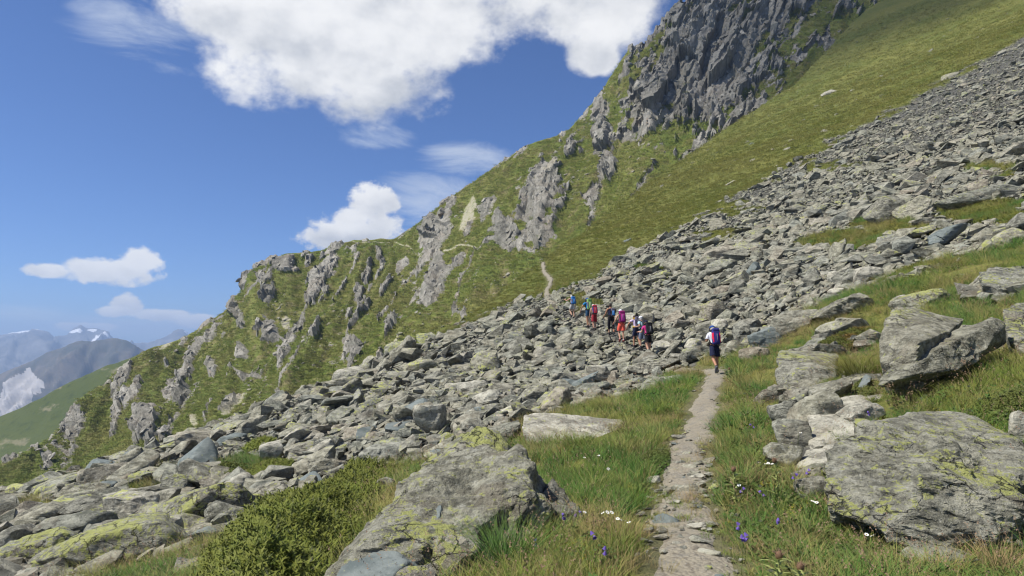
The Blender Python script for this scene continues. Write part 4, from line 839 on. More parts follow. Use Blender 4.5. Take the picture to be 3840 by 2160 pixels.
def build_talus():
    rng = np.random.default_rng(77)
    # even cover in plan; more, smaller stones further up
    n = 300000; u = rng.random(n); ang = rng.uniform(-R(46), R(46), n); r = np.sqrt(u * (205. ** 2 - 7. ** 2) + 49.)
    x = np.sin(ang) * r; y = np.cos(ang) * r; keep = rng.random(n) < np.clip(1.25 - r / 210, 0.35, 1); x, y = x[keep], y[keep]
    yc = np.interp(x / np.maximum(y, .5), CRX, CRY); k = y < yc + 4; x, y = x[k], y[k]
    z = height(x, y); p = np.stack([x, y, z], -1); px, py, fw = project(p)
    k = (px > -350) & (px < 4200) & (py > -150) & (zones(p) > 0.5); x, y, p, px, py = x[k], y[k], p[k], px[k], py[k]
    n = len(x); d = np.hypot(x, y)
    size = 0.23 * (1 - rng.random(n)) ** (-1 / 2.3); size = np.clip(size, 0.2, 2.0) * (1 + 0.55 * fbm(v3(x * 0.07, y * 0.07), 3, seed=301))
    big = 1 + 0.75 * sstep(900, 200, px) * sstep(40, 18, d) + 0.35 * sstep(30, 16, d); size *= big
    size *= 1 - 0.22 * sstep(55, 110, d)
    cap = np.where(px < 1000, 190, np.where(px < 2800, 130, 100)) * d / FPX; size = np.minimum(size, cap * rng.uniform(0.45, 1.0, n) + 0.02)
    pd = path_dist(x, y); size = np.where((pd < 0.55) & (y > 20), np.minimum(size, 0.32), size)
    fr = np.zeros(n, bool)
    for fx, fy, rr in FOOT: fr |= (np.hypot(x - fx, y - fy) < rr * 0.75) & (size < 0.8)
    for fx, fy in HIKER_FEET: fr |= np.hypot(x - fx, y - fy) < 0.28 + size * 0.5
    keep = ~fr; x, y, p, px, py, size, d, pd = [a[keep] for a in (x, y, p, px, py, size, d, pd)]; n = len(x)
    nrm = slope_frame(x, y); rot = rand_rot(rng, n, nrm, np.full(n, 0.30))
    asp = np.stack([rng.uniform(0.9, 1.5, n), rng.uniform(0.7, 1.05, n), rng.uniform(0.32, 0.66, n)], -1); scl = asp * size[:, None]
    p = p + nrm * (scl[:, 2] * rng.uniform(0.02, 0.40, n))[:, None]; tint = rng.random(n)
    inview = (px > 10) & (px < 3830) & (py > 10) & (py < 2150)
    score = np.where(inview & ~((pd < 0.8) & (size > 0.5)), scl[:, 0] / d, 0); order = np.argsort(-score); top = order[:300]
    rest = np.ones(n, bool); rest[top] = False
    print('talus stones', n, 'smallest single stone px', score[top[-1]] * FPX)
    # cap the mass: drop the ones too small to see first
    ri = np.where(rest)[0]; vis = scl[ri, 0] / d[ri] * FPX; ri = ri[np.argsort(-(vis + rng.uniform(0, 18, len(ri))))][:42000]
    mass('scree', small_protos(26, 11, 3), p[ri], rot[ri], scl[ri], tint[ri], M_SCREE, label='grey angular stones of the wide talus slope', category='scree')
    # the single stones, from a handful of shared shapes
    prot = []
    for s in range(14):
        g = np.random.default_rng(900 + s); q = g.normal(size=(13, 3)); q /= np.linalg.norm(q, axis=1)[:, None]; q = np.sign(q) * np.abs(q) ** 0.72; q /= np.abs(q).max(0) * 2
        prot.append(mesh_from_hull('talus_stone', q, 4, 0.055, (0.1, 0.1, 1), 0.5, 900 + s))
        prot[-1].materials.append([M_TALUS, M_TALUS, M_GREY, M_ROCKB, M_TALUS, M_BLUE, M_TALUS, M_PALE, M_TALUS, M_ROCKB, M_TALUS, M_GREY, M_TALUS, M_TALUS][s])
    look = ['greenish-grey', 'olive-grey', 'plain grey', 'lichen-yellow', 'brown-grey', 'blue-grey slate', 'speckled grey', 'pale whitish', 'mottled grey', 'yellow-lichened', 'weathered grey', 'smooth grey', 'dull olive', 'streaky grey']
    def where(X, Y):
        if X < 560: return 'in the lower talus near the left picture edge' if Y < 1900 else 'among the big slabs near the bottom left corner'
        if X < 1150: return 'in the talus above the big juniper' if Y < 1760 else 'in the boulder field beside the big juniper'
        if X < 1750: return 'in the talus behind the big tilted boulder' if Y > 1450 else 'on the lower talus skyline under the far spur'
        if X < 2130: return 'in the talus downhill of the hikers'
        if X < 2500: return 'in the rubble around the line of hikers' if Y > 1080 else 'in the talus uphill of the hikers'
        if X < 2950: return 'close to the nearest hiker' if Y > 1180 else 'in the talus uphill of the nearest hiker'
        return 'in the talus above the bilberry bank' if Y > 850 else 'high in the talus toward the right edge'
    STONES = []
    for j in top:
        s = int(rng.integers(0, 14)); o = bpy.data.objects.new('talus_stone', prot[s]); COL.objects.link(o)
        o.matrix_world = Matrix.LocRotScale(Vector(p[j]), Matrix(rot[j].tolist()), Vector((scl[j] * 1.08).tolist()))
        kind = 'slab' if asp[j, 2] < 0.42 else ('block' if asp[j, 2] > 0.56 else 'stone')
        STONES.append((o, look[s], kind, where(px[j], py[j]), scl[j, 0], px[j], py[j]))
    # labels: look and place, then rank by size where several still match
    by = {}
    for t in STONES: by.setdefault((t[1], t[2], t[3]), []).append(t)
    ordn = ['largest', 'second largest', 'third largest', 'fourth largest', 'fifth largest', 'sixth largest', 'seventh largest', 'eighth largest', 'ninth largest', 'tenth largest', 'eleventh largest', 'twelfth largest', 'thirteenth largest', 'fourteenth largest']
    for (lk, kd, wh), lst in by.items():
        lst.sort(key=lambda t: -t[4])
        for i, t in enumerate(lst):
            t[0]['label'] = f'{lk} {kd} {wh}' if len(lst) == 1 else f'{ordn[min(i, 13)]} {lk} {kd} {wh}'
            t[0]['category'] = 'stone'; t[0]['group'] = 'single stones of the talus slope'

    # rocks sitting in the grass slope
    gl = [(3110, 350, 70), (2120, 790, 60), (2330, 745, 34), (2690, 760, 50), (2740, 690, 60), (3090, 495, 56), (2960, 530, 40), (2950, 560, 34), (2350, 905, 50), (2560, 585, 40), (3490, 190, 34), (2060, 720, 26), (2460, 640, 30), (2230, 760, 24), (1780, 1070, 34),
          (1760, 1090, 26), (2900, 560, 26), (3010, 450, 26), (3200, 340, 30), (3390, 480, 34), (2600, 610, 24), (2480, 700, 24), (2820, 540, 26), (3060, 400, 28), (3560, 290, 90), (2760, 600, 28)]
    gl2 = np.array(gl, float)
    for i, (a, b, w) in enumerate(gl):
        g = ground_hit(a, b); k = g[1] / FPX; o = bpy.data.objects.new('slope_stone', prot[(i * 5 + 7) % 14]); COL.objects.link(o)
        nn = slope_frame(np.array([g[0]]), np.array([g[1]])); rr = rand_rot(rng, 1, nn, np.array([0.1]))[0]
        o.matrix_world = Matrix.LocRotScale(Vector(g), Matrix(rr.tolist()), Vector((w * k, w * k * 0.8, w * k * 0.35)))
        near = sorted(range(len(gl)), key=lambda q: (gl[q][1]))
        side = 'high on the grass slope below the cliffs' if b < 480 else ('midway up the grass slope above the talus' if b < 720 else 'low on the grass slope near the far path')
        o['label'] = f'pale flat rock {side}, {["first","second","third","fourth","fifth","sixth","seventh","eighth","ninth","tenth","eleventh","twelfth"][min(11, sum(1 for q in gl if q[0] < a and ((q[1] < 480) == (b < 480)) and ((q[1] < 720) == (b < 720))))]} from the left'
        o['category'] = 'rock'; o['group'] = 'rocks lying on the grass slope'

    # chips lying on and beside the path, the larger ones one by one
    m = 9000; j = rng.integers(0, len(PATH), m); j = j[(PATH[j, 1] > 3.5)]; m = len(j); off = rng.normal(size=m) * 0.26
    tg = np.gradient(PATH, axis=0); tg /= np.linalg.norm(tg, axis=1)[:, None]; q = PATH[j] + np.stack([tg[j, 1], -tg[j, 0]], -1) * off[:, None]
    rocky = sstep(-0.25, 0.25, fbm(v3(q[:, 0] * 0.5, q[:, 1] * 0.45), 3, seed=77) + 0.45 * np.exp(-((q[:, 1] - 7.2) / 1.4) ** 2) + 0.2 * (np.abs(off) > 0.25) - 0.5 * np.exp(-((q[:, 1] - 5.0) / 0.5) ** 2))
    k = (rng.random(m) < 0.2 + 0.7 * rocky) & (q[:, 1] < 30); q = q[k]; m = len(q)
    s = np.clip(0.024 * (1 - rng.random(m)) ** (-1 / 1.75), 0.014, 0.17) * (0.6 + 0.8 * rocky[k] * np.exp(-((q[:, 1] - 7.6) / 2.2) ** 2)); zz = height(q[:, 0], q[:, 1]); pp = np.c_[q, zz - 0.012]
    nn = slope_frame(q[:, 0], q[:, 1]); rt = rand_rot(rng, m, nn, np.full(m, 0.12)); sc = np.stack([s * 1.3, s * 0.9, s * 0.42], -1); pxs = sc[:, 0] / q[:, 1] * FPX
    tp = np.argsort(-np.where(q[:, 1] > 4.6, pxs, 0))[:110]; rs = np.ones(m, bool); rs[tp] = False
    mass('path_pebbles', small_protos(12, 11, 8), pp[rs], rt[rs], sc[rs], rng.random(rs.sum()), M_SCREE, label='small stone chips strewn on the dirt path', category='pebbles')
    PS = {}
    for i in tp:
        s_ = int(rng.integers(0, 14)); o = bpy.data.objects.new('path_stone', prot[s_]); COL.objects.link(o)
        o.matrix_world = Matrix.LocRotScale(Vector(pp[i] + np.array([0, 0, 0.012])), Matrix(rt[i].tolist()), Vector(sc[i].tolist()))
        yy = q[i, 1]; w = 'on the stony stretch of the path' if 6.0 < yy < 9.5 else ('on the bare dirt at the bottom of the path' if yy <= 6 else 'on the path towards the nearest hiker')
        o['category'] = 'stone'; o['group'] = 'loose stones on the path'; PS.setdefault((look[s_], w), []).append((pxs[i], o))
    for (lk, w), l in PS.items():
        l.sort(key=lambda t: -t[0])
        for i, (_, o) in enumerate(l): o['label'] = f'{lk} flat stone {w}' if len(l) == 1 else f'{ordn[min(i, 13)]} {lk} flat stone {w}'

    # pale stones dotted over the far flank and the low grass slope: too small and many to pick apart
    S = SPUR; n = 15000; a = rng.integers(5, S['p'].shape[0] - 5, n); b = rng.integers(5, 225, n)
    w = sstep(-0.15, 0.35, fbm(v3(S['px'][a, b] / 120, S['py'][a, b] / 120), 4, seed=201)) * (S['rock'][a, b] < 0.3)
    k = rng.random(n) < w; a, b = a[k], b[k]; n = len(a); P_ = S['p'][a, b]; N_ = S['n'][a, b]
    sz = np.clip(0.50 * (1 - rng.random(n)) ** (-1 / 2.2), 0.4, 2.6); rt = rand_rot(rng, n, N_ * np.array([1, 1, 1.0]), np.full(n, 0.15))
    sc = np.stack([sz * 1.3, sz, sz * 0.4], -1)
    mass('flank_stones', small_protos(10, 10, 12), P_, rt, sc, 0.97 + 0.03 * rng.random(n), M_SCREE, label='pale stones dotted over the far grassy flank', category='stones')
    # broken rock standing out of the cliffs and ribs of the far mountain
    n = 60000; a = rng.integers(5, S['p'].shape[0] - 5, n); b = rng.integers(3, 229, n); k = rng.random(n) < S['rock'][a, b] ** 1.5 * 0.09; a, b = a[k], b[k]; n = len(a); print('crags', n)
    P_ = S['p'][a, b]; N_ = S['n'][a, b]; tv = S['p'][a, b + 1] - S['p'][a, b - 2]; tv /= np.linalg.norm(tv, axis=1)[:, None]; tu = np.cross(tv, N_); tu *= np.sign(tu[:, :1] + 1e-9); an = R(20) + rng.normal(0, 0.16, n)
    lng = tv * np.cos(an)[:, None] + tu * np.sin(an)[:, None] + N_ * rng.normal(0, 0.22, n)[:, None]; lng /= np.linalg.norm(lng, axis=1)[:, None]; sd = np.cross(lng, N_ + rng.normal(0, 0.24, (n, 3))); sd /= np.linalg.norm(sd, axis=1)[:, None]; rt = np.stack([lng, sd, np.cross(lng, sd)], -1)
    big = 1 + 0.30 * sstep(1900, 2500, S['px'][a, b]); sz = np.clip(0.75 * (1 - rng.random(n)) ** (-1 / 2.8), 0.6, 2.4) * big
    mass('crags', small_protos(16, 12, 22), P_ + N_ * (sz * 0.02)[:, None], rt, np.stack([sz * 2.9, sz * 1.15, sz * 0.55], -1), rng.random(n), M_CRAG, parent=bpy.data.objects['mountain_spur'])
    n = 4200; an = rng.uniform(-R(6), R(42), n); rr = np.sqrt(rng.random(n)) * 290 + 55; x = np.sin(an) * rr; y = np.cos(an) * rr
    p = np.stack([x, y, height(x, y)], -1); px, py, _ = project(p); yc = np.interp(x / y, CRX, CRY)
    dens = 0.12 + 0.5 * np.exp(-np.maximum(0, (py - (2450 - 0.62 * px)) / 300) ** 2) ; k = (zones(p) < 0.5) & (y < yc) & (rng.random(n) < 0.18 + 0.5 * sstep(0.0, 0.4, fbm(v3(x * 0.03, y * 0.03), 3, seed=205))); p = p[k]; n = len(p)
    sz = np.clip(0.22 * (1 - rng.random(n)) ** (-1 / 2.4), 0.15, 1.3); nn = slope_frame(p[:, 0], p[:, 1])
    mass('slope_pebbles', small_protos(10, 10, 14), p, rand_rot(rng, n, nn, np.full(n, 0.12)), np.stack([sz * 1.3, sz, sz * 0.35], -1), 0.5 + 0.5 * rng.random(n), M_SCREE, label='small pale stones sprinkled on the steep grass slope', category='stones')
build_talus()
# ------------------------------------------------------------------ grass, herbs, shrubs and flowers
def grass_material(name, lo, hi, tip, dry, drymix=0.5, sp=0.45, gain=1.45):
    t = NT(name); k = t.attr('tip'); r = t.rnd(); p = t.pos(); z = t.noise(p, sp, 4, 0.6)
    c = t.mix(r, lo, hi); d = t.math('MULTIPLY', t.mr(t.math('ADD', z, t.math('MULTIPLY', r, 0.18)), 0.46, 0.72), drymix)
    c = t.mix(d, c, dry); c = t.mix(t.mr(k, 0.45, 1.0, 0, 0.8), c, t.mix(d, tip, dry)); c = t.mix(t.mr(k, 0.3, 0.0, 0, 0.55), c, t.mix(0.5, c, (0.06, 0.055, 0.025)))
    c = t.hsv(c, v=gain); t.put(t.b.inputs['Base Color'], c); t.put(t.b.inputs['Roughness'], 0.55)
    nn = t.vm('NORMALIZE', t.vm('ADD', t.vm('MULTIPLY', t.n('ShaderNodeNewGeometry').outputs['Normal'], (0.55, 0.55, 0.55)), (0.0, 0.0, 0.75)), (0, 0, 0)); t.L(nn, t.b.inputs['Normal'])
    tr = t.n('ShaderNodeBsdfTranslucent'); t.put(tr.inputs[0], c); t.L(nn, tr.inputs['Normal']); mx = t.n('ShaderNodeMixShader'); mx.inputs[0].default_value = 0.3
    t.L(t.b.outputs[0], mx.inputs[1]); t.L(tr.outputs[0], mx.inputs[2]); t.L(mx.outputs[0], t.out.inputs[0]); return t.m
M_GRASS = grass_material('meadow_grass', (0.055, 0.098, 0.012), (0.115, 0.15, 0.022), (0.20, 0.195, 0.05), (0.26, 0.205, 0.085), 0.6, gain=1.85)
M_LUSH = grass_material('lush_grass', (0.030, 0.095, 0.012), (0.055, 0.135, 0.020), (0.11, 0.165, 0.035), (0.17, 0.17, 0.06), 0.25, gain=1.7)
M_STRAW = grass_material('dry_grass', (0.16, 0.14, 0.045), (0.26, 0.20, 0.085), (0.31, 0.24, 0.12), (0.24, 0.16, 0.09), 0.6)
M_SEED = grass_material('grass_seed_heads', (0.13, 0.075, 0.055), (0.20, 0.12, 0.08), (0.21, 0.14, 0.09), (0.22, 0.15, 0.10), 0.3)
M_GOLD = grass_material('golden_tussock', (0.085, 0.11, 0.018), (0.14, 0.145, 0.03), (0.25, 0.21, 0.06), (0.28, 0.20, 0.08), 0.5)
M_FAR = grass_material('slope_grass', (0.075, 0.100, 0.016), (0.125, 0.135, 0.024), (0.18, 0.165, 0.045), (0.185, 0.16, 0.055), 0.4, 0.06, gain=1.6)
M_FLANK = grass_material('flank_grass', (0.075, 0.115, 0.016), (0.125, 0.145, 0.026), (0.175, 0.17, 0.045), (0.19, 0.155, 0.065), 0.4, 0.05, gain=2.0)
M_HERB = grass_material('herb_leaves', (0.030, 0.075, 0.014), (0.065, 0.115, 0.022), (0.085, 0.13, 0.03), (0.15, 0.11, 0.04), 0.4)
M_YELLOW = grass_material('bedstraw', (0.11, 0.12, 0.015), (0.25, 0.21, 0.02), (0.40, 0.32, 0.02), (0.28, 0.22, 0.03), 0.3)
M_JUN = grass_material('juniper_needles', (0.045, 0.092, 0.012), (0.085, 0.135, 0.018), (0.19, 0.215, 0.04), (0.13, 0.095, 0.025), 0.25, 1.3, gain=1.2)
M_MAT = grass_material('bilberry_leaves', (0.050, 0.075, 0.014), (0.10, 0.105, 0.020), (0.15, 0.13, 0.03), (0.19, 0.085, 0.03), 0.6, 1.5)

def blades(rng, n, h, spread, width, droop, seg=3, lean=0.35):
    """n tapered blades; returns verts, tris, tip"""
    a = rng.uniform(0, 2 * math.pi, n); r = spread * np.sqrt(rng.random(n)); H = h * rng.uniform(0.55, 1.1, n); th = rng.normal(0, lean, n) + 0.25
    base = np.stack([r * np.cos(a), r * np.sin(a), np.zeros(n)], -1); a2 = a + rng.normal(0, 0.9, n); out = np.stack([np.cos(a2), np.sin(a2), np.zeros(n)], -1)
    f = rng.uniform(0, 2 * math.pi, n); side = np.stack([np.cos(f), np.sin(f), np.zeros(n)], -1); V = []; T = []
    for s in range(seg + 1):
        t = s / seg; c = base + out * (H * (np.sin(th) * t + droop * t * t))[:, None] + np.array([0, 0, 1.0]) * (H * (t * np.cos(th * 0.6) - droop * 0.45 * t ** 3))[:, None]
        w = width * (1 - t ** 1.4) * 0.5
        if s < seg: V += [c - side * w, c + side * w]; T += [np.full(n, t)] * 2
        else: V.append(c); T.append(np.full(n, 1.0))
    m = len(V); v = np.stack(V, 1).reshape(-1, 3); tip = np.stack(T, 1).ravel(); fs = []
    for s in range(seg - 1): fs += [(2 * s, 2 * s + 1, 2 * s + 3), (2 * s, 2 * s + 3, 2 * s + 2)]
    fs.append((2 * seg - 2, 2 * seg - 1, 2 * seg)); fs = np.array(fs)
    return v, (fs[None] + (np.arange(n) * m)[:, None, None]).reshape(-1, 3), tip
def merge(parts):
    V, F, T = [], [], []; o = 0
    for v, f, t in parts: V.append(v); F.append(f + o); T.append(t); o += len(v)
    return np.concatenate(V), np.concatenate(F), np.concatenate(T)
def heads(rng, n, h, spread):
    """thin stalks with a loose brown head"""
    v, f, t = blades(rng, n, h, spread, 0.0028, 0.18, 3, 0.22); tipv = v.reshape(n, -1, 3)[:, -1]; prev = v.reshape(n, -1, 3)[:, -3]; out = []
    for k in range(n):
        d = tipv[k] - prev[k]; d /= np.linalg.norm(d) + 1e-9
        for q in range(5):
            c = tipv[k] + d * (q * 0.011 - 0.02) + rng.normal(0, 0.004, 3); u = rng.normal(size=3) * 0.004; w = d * 0.010
            out.append(([c - u, c + u, c + w], [(0, 1, 2)]))
    hv = np.array([p for o_ in out for p in o_[0]]); hf = np.arange(len(hv)).reshape(-1, 3); return (v, f, t * 0.9), (hv, hf, np.ones(len(hv)))
def leaf_cluster(rng, n, rad, size, hmax):
    c = rng.normal(size=(n, 3)); c /= np.linalg.norm(c, axis=1)[:, None]; c[:, 2] = np.abs(c[:, 2]); c = c * np.array([rad, rad, hmax]) * rng.uniform(0.4, 1, n)[:, None] ** 0.5
    u = rng.normal(size=(n, 3)); u[:, 2] *= 0.4; u /= np.linalg.norm(u, axis=1)[:, None]; w = np.cross(u, rng.normal(size=(n, 3)) * 0.5 + np.array([0, 0, 1.0])); w /= np.linalg.norm(w, axis=1)[:, None]; s = size * rng.uniform(0.6, 1.2, n)[:, None]
    v = np.stack([c - u * s, c + w * s * 0.45, c + u * s, c - w * s * 0.45], 1).reshape(-1, 3); i = np.arange(n)[:, None, None] * 4
    return v, (np.array([[0, 1, 2], [0, 2, 3]])[None] + i).reshape(-1, 3), np.tile([0.2, 0.6, 1.0, 0.6], n)
def scatter(name, pos, rz, scale, idx, protos, mats, tiltn=None, **props):
    """grass too dense to count: one object whose points carry copies of a few tufts"""
    coll = bpy.data.collections.new(name + '_tufts')
    for k, (pv, mt) in enumerate(zip(protos, mats)):
        v, f, t = pv; me = np_mesh(f'{name}_tuft', v, f, True, {'tip': t}); me.materials.append(mt); o = bpy.data.objects.new(f'{name}_tuft_{k:02d}', me); coll.objects.link(o)
    n = len(pos); me = bpy.data.meshes.new(name); me.vertices.add(n); me.vertices.foreach_set('co', np.ascontiguousarray(pos, np.float32).ravel())
    rot = np.zeros((n, 3), np.float32)
    if tiltn is not None: rot[:, 0] = tiltn[0]; rot[:, 1] = tiltn[1]
    rot[:, 2] = rz
    a = me.attributes.new('rot', 'FLOAT_VECTOR', 'POINT'); a.data.foreach_set('vector', rot.ravel())
    a = me.attributes.new('scl', 'FLOAT', 'POINT'); a.data.foreach_set('value', np.ascontiguousarray(scale, np.float32))
    a = me.attributes.new('pick', 'INT', 'POINT'); a.data.foreach_set('value', np.ascontiguousarray(idx, np.int32))
    ob = link(name, me, None, kind='stuff', **props)
    ng = bpy.data.node_groups.new(name, 'GeometryNodeTree'); ng.interface.new_socket('Geometry', in_out='INPUT', socket_type='NodeSocketGeometry'); ng.interface.new_socket('Geometry', in_out='OUTPUT', socket_type='NodeSocketGeometry')
    N = ng.nodes; gi = N.new('NodeGroupInput'); go = N.new('NodeGroupOutput'); ip = N.new('GeometryNodeInstanceOnPoints'); ci = N.new('GeometryNodeCollectionInfo')
    ci.inputs['Collection'].default_value = coll; ci.inputs['Separate Children'].default_value = True; ci.inputs['Reset Children'].default_value = True
    def na(nm, ty): x = N.new('GeometryNodeInputNamedAttribute'); x.data_type = ty; x.inputs['Name'].default_value = nm; return [s for s in x.outputs if s.enabled and s.name == 'Attribute'][0]
    K = ng.links.new; K(gi.outputs[0], ip.inputs['Points']); K(ci.outputs[0], ip.inputs['Instance']); ip.inputs['Pick Instance'].default_value = True
    K(na('pick', 'INT'), ip.inputs['Instance Index']); K(na('rot', 'FLOAT_VECTOR'), ip.inputs['Rotation']); K(na('scl', 'FLOAT'), ip.inputs['Scale']); K(ip.outputs[0], go.inputs[0])
    md = ob.modifiers.new('tufts', 'NODES'); md.node_group = ng; return ob
SHRUBS = [[(700, 2155), (790, 2090), (960, 2010), (1120, 1940), (1230, 1850), (1300, 1800), (1430, 1790), (1500, 1780), (1440, 1850), (1390, 1930), (1350, 1990), (1290, 2060), (1240, 2150), (1150, 2300), (800, 2300)],
          [(1985, 1675), (2000, 1610), (2410, 1630), (2420, 1660), (2250, 1675), (2060, 1680)]]
SHRUBS = [[tuple(ground_hit(a, b)[:2]) if b < 2155 else tuple(P(a, b, 4.2)[:2]) for a, b in q] for q in SHRUBS]
def clear_of_rocks(x, y, k=0.62):
    ok = np.ones(len(x), bool)
    for q in SHRUBS: ok &= ~inpoly(x, y, q)
    for fx, fy, rr in FOOT: ok &= np.hypot(x - fx, y - fy) > rr * k
    return ok
def wedge_points(rng, y0, y1, dens):
    n = int(dens * 1.12 * (y1 ** 2 - y0 ** 2)); y = np.sqrt(rng.random(n) * (y1 ** 2 - y0 ** 2) + y0 ** 2); x = rng.uniform(-0.98, 1.25, n) * y; return x, y

def build_grass():
    rng = np.random.default_rng(404)
    prot, mats = [], []
    def add(p, m): prot.append(p); mats.append(m); return len(prot) - 1
    short = [add(blades(rng, 46, 0.10, 0.11, 0.0055, 0.35, 2, 0.45), M_GRASS) for _ in range(3)]
    mid = [add(blades(rng, 60, 0.20, 0.09, 0.0050, 0.35, 3, 0.35), M_GRASS) for _ in range(3)]
    lush = [add(blades(rng, 64, 0.24, 0.10, 0.0060, 0.40, 3, 0.35), M_LUSH) for _ in range(2)]
    long_ = [add(blades(rng, 54, 0.33, 0.07, 0.0042, 0.45, 3, 0.30), M_GRASS) for _ in range(2)]
    straw = [add(blades(rng, 30, 0.24, 0.09, 0.0042, 0.45, 3, 0.5), M_STRAW) for _ in range(2)]
    hs, hh = heads(rng, 9, 0.42, 0.08); seed = [add(hs, M_STRAW), add(hh, M_SEED)]
    herb = [add(leaf_cluster(rng, 46, 0.12, 0.026, 0.15), M_HERB) for _ in range(3)]
    bed = [add(leaf_cluster(rng, 70, 0.10, 0.010, 0.14), M_YELLOW)]
    X, Y, I, S = [], [], [], []
    for y0, y1, dens, sc in ((2.6, 6, 170, 1.0), (6, 9, 120, 1.0), (9, 14, 75, 1.12), (14, 22, 36, 1.3), (22, 42, 15, 1.6), (42, 70, 7, 2.1)):
        x, y = wedge_points(rng, y0, y1, dens); p = np.stack([x, y, np.zeros(len(x))], -1); p[:, 2] = height(x, y)
        pd = path_dist(x, y) + 0.16 * fbm(v3(x * 2.2, y * 2.2), 3, seed=71); edge = np.maximum(sstep(0.24, 0.55, pd), 0.55 * ((y > 5.8) & (y < 10.5)) * sstep(0.12, 0.3, fbm(v3(x * 2.6, y * 2.0 + 4), 3, seed=79)))
        tuftclump = fbm(v3(x * 1.1, y * 1.1), 3, seed=72); k = (rng.random(len(x)) < 0.03 + 0.97 * edge) & (zones(p) < 0.5) & clear_of_rocks(x, y) & (pd > 0.20 - 0.14 * ((y > 5.8) & (y < 10.5)))
        x, y, pd, edge, cl = x[k], y[k], pd[k], edge[k], tuftclump[k]; n = len(x); r = rng.random(n)
        px, py, _ = project(np.stack([x, y, height(x, y)], -1))
        lushz = np.clip(sstep(-0.1, 0.35, fbm(v3(x * 0.5, y * 0.5), 3, seed=73) + 0.45 * (px > 2750) * (py > 1780)), 0, 1)
        dryz = sstep(0.0, 0.4, fbm(v3(x * 0.6 + 9, y * 0.6), 3, seed=74)) + (np.abs(pd - 0.6) < 0.35) * 0.5
        idx = np.where(r < 0.30, rng.choice(mid, n), np.where(r < 0.48, rng.choice(long_, n), rng.choice(short, n)))
        r2 = rng.random(n); idx = np.where(r2 < 0.55 * lushz, rng.choice(lush, n), idx); r3 = rng.random(n); idx = np.where(r3 < 0.30 * dryz, rng.choice(straw, n), idx)
        r4 = rng.random(n); idx = np.where(r4 < 0.10 + 0.06 * dryz + 0.24 * ((px > 2720) & (py > 1480)), rng.choice(herb, n), idx); r5 = rng.random(n)
        idx = np.where(r5 < 0.045 + 0.10 * sstep(0.15, 0.4, fbm(v3(x * 0.8, y * 0.8 + 20), 3, seed=75)), bed[0], idx)
        idx = np.where(pd < 0.48, np.where(rng.random(n) < 0.7, rng.choice(short, n), rng.choice(straw, n)), idx)
        bank = ((px > 2860) & (px < 3350) & (py > 1270) & (py < 1800)) * 0.42
        X.append(x); Y.append(y); I.append(idx); S.append((1 - bank) * sc * rng.uniform(0.7, 1.25, n) * (0.65 + 0.35 * edge) * (1 + 0.35 * cl) * np.where(pd < 0.48, 0.7, 1.0))
        # seed stalks: a stalk and its head share one place
        k = rng.random(n) < 0.055 * (pd > 0.7); xs, ys = x[k], y[k]; m = len(xs)
        for q in seed: X.append(xs); Y.append(ys); I.append(np.full(m, q)); S.append(np.full(m, sc))
    rz = [rng.uniform(0, 6.28, len(a)) for a in X]
    for q in range(len(X) - 1):                  # stalks and heads turn together
        if len(I[q]) and len(I[q + 1]) and I[q][0] == seed[0] and (I[q] == seed[0]).all() and (I[q + 1] == seed[1]).all(): rz[q + 1] = rz[q]
    x = np.concatenate(X); y = np.concatenate(Y); print('meadow tufts', len(x))
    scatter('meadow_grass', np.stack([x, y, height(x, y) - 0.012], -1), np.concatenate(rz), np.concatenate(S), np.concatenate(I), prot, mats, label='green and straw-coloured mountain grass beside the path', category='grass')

    # grass on the patches between the stones and up the steep slope
    prot = [blades(rng, 26, 0.22, 0.40, 0.05, 0.9, 2, 0.5) for _ in range(4)]
    n = 120000; an = rng.uniform(-R(20), R(44), n); rr = np.exp(rng.uniform(math.log(34), math.log(360), n)); x = np.sin(an) * rr; y = np.cos(an) * rr
    yc = np.interp(x / y, CRX, CRY); k = y < yc + 3; x, y = x[k], y[k]; p = np.stack([x, y, height(x, y)], -1); px, py, _ = project(p)
    k = (zones(p) < 0.5) & (px > -100) & (px < 3950) & (py > -100) & (path_dist(x, y) > 0.5); p = p[k]; n = len(p); print('slope tufts', n)
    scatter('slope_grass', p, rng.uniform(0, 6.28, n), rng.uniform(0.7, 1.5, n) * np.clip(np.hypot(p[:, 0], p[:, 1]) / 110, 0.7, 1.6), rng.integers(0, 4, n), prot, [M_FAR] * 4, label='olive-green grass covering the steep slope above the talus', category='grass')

    S_ = SPUR; n = 110000; a = rng.integers(4, S_['p'].shape[0] - 4, n); b = rng.integers(4, 228, n); k = (S_['rock'][a, b] < 0.35) & (S_['pale'][a, b] < 0.4) & (S_['px'][a, b] > -60) & (S_['px'][a, b] < 3300); a, b = a[k], b[k]; n = len(a)
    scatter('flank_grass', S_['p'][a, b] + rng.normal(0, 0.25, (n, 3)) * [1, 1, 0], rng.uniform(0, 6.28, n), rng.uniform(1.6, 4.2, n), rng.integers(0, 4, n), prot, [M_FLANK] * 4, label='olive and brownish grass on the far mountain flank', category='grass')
    # tussocks one can pick out
    def tussock(px, py, wpx, hpx, mat, label, n=420, droop=0.55, seed=1, width=0.006):
        g = ground_hit(px, py); k = g[1] / FPX; r = np.random.default_rng(seed); v, f, t = blades(r, n, hpx * k * 1.15, wpx * k * 0.22, width, droop, 4, 0.42)
        o = link('grass_tussock', np_mesh('grass_tussock', v, f, True, {'tip': t}), mat, label=label, category='grass tussock', group='grass tussocks'); o.location = g - np.array([0, 0, 0.02])
    tussock(3225, 1425, 260, 150, M_GOLD, 'round golden-green tussock in front of the smooth angular boulder', 900, 0.75, 5)
    tussock(1900, 2150, 330, 230, M_LUSH, 'tall green tussock in front of the big tilted boulder', 700, 0.35, 6, 0.005)
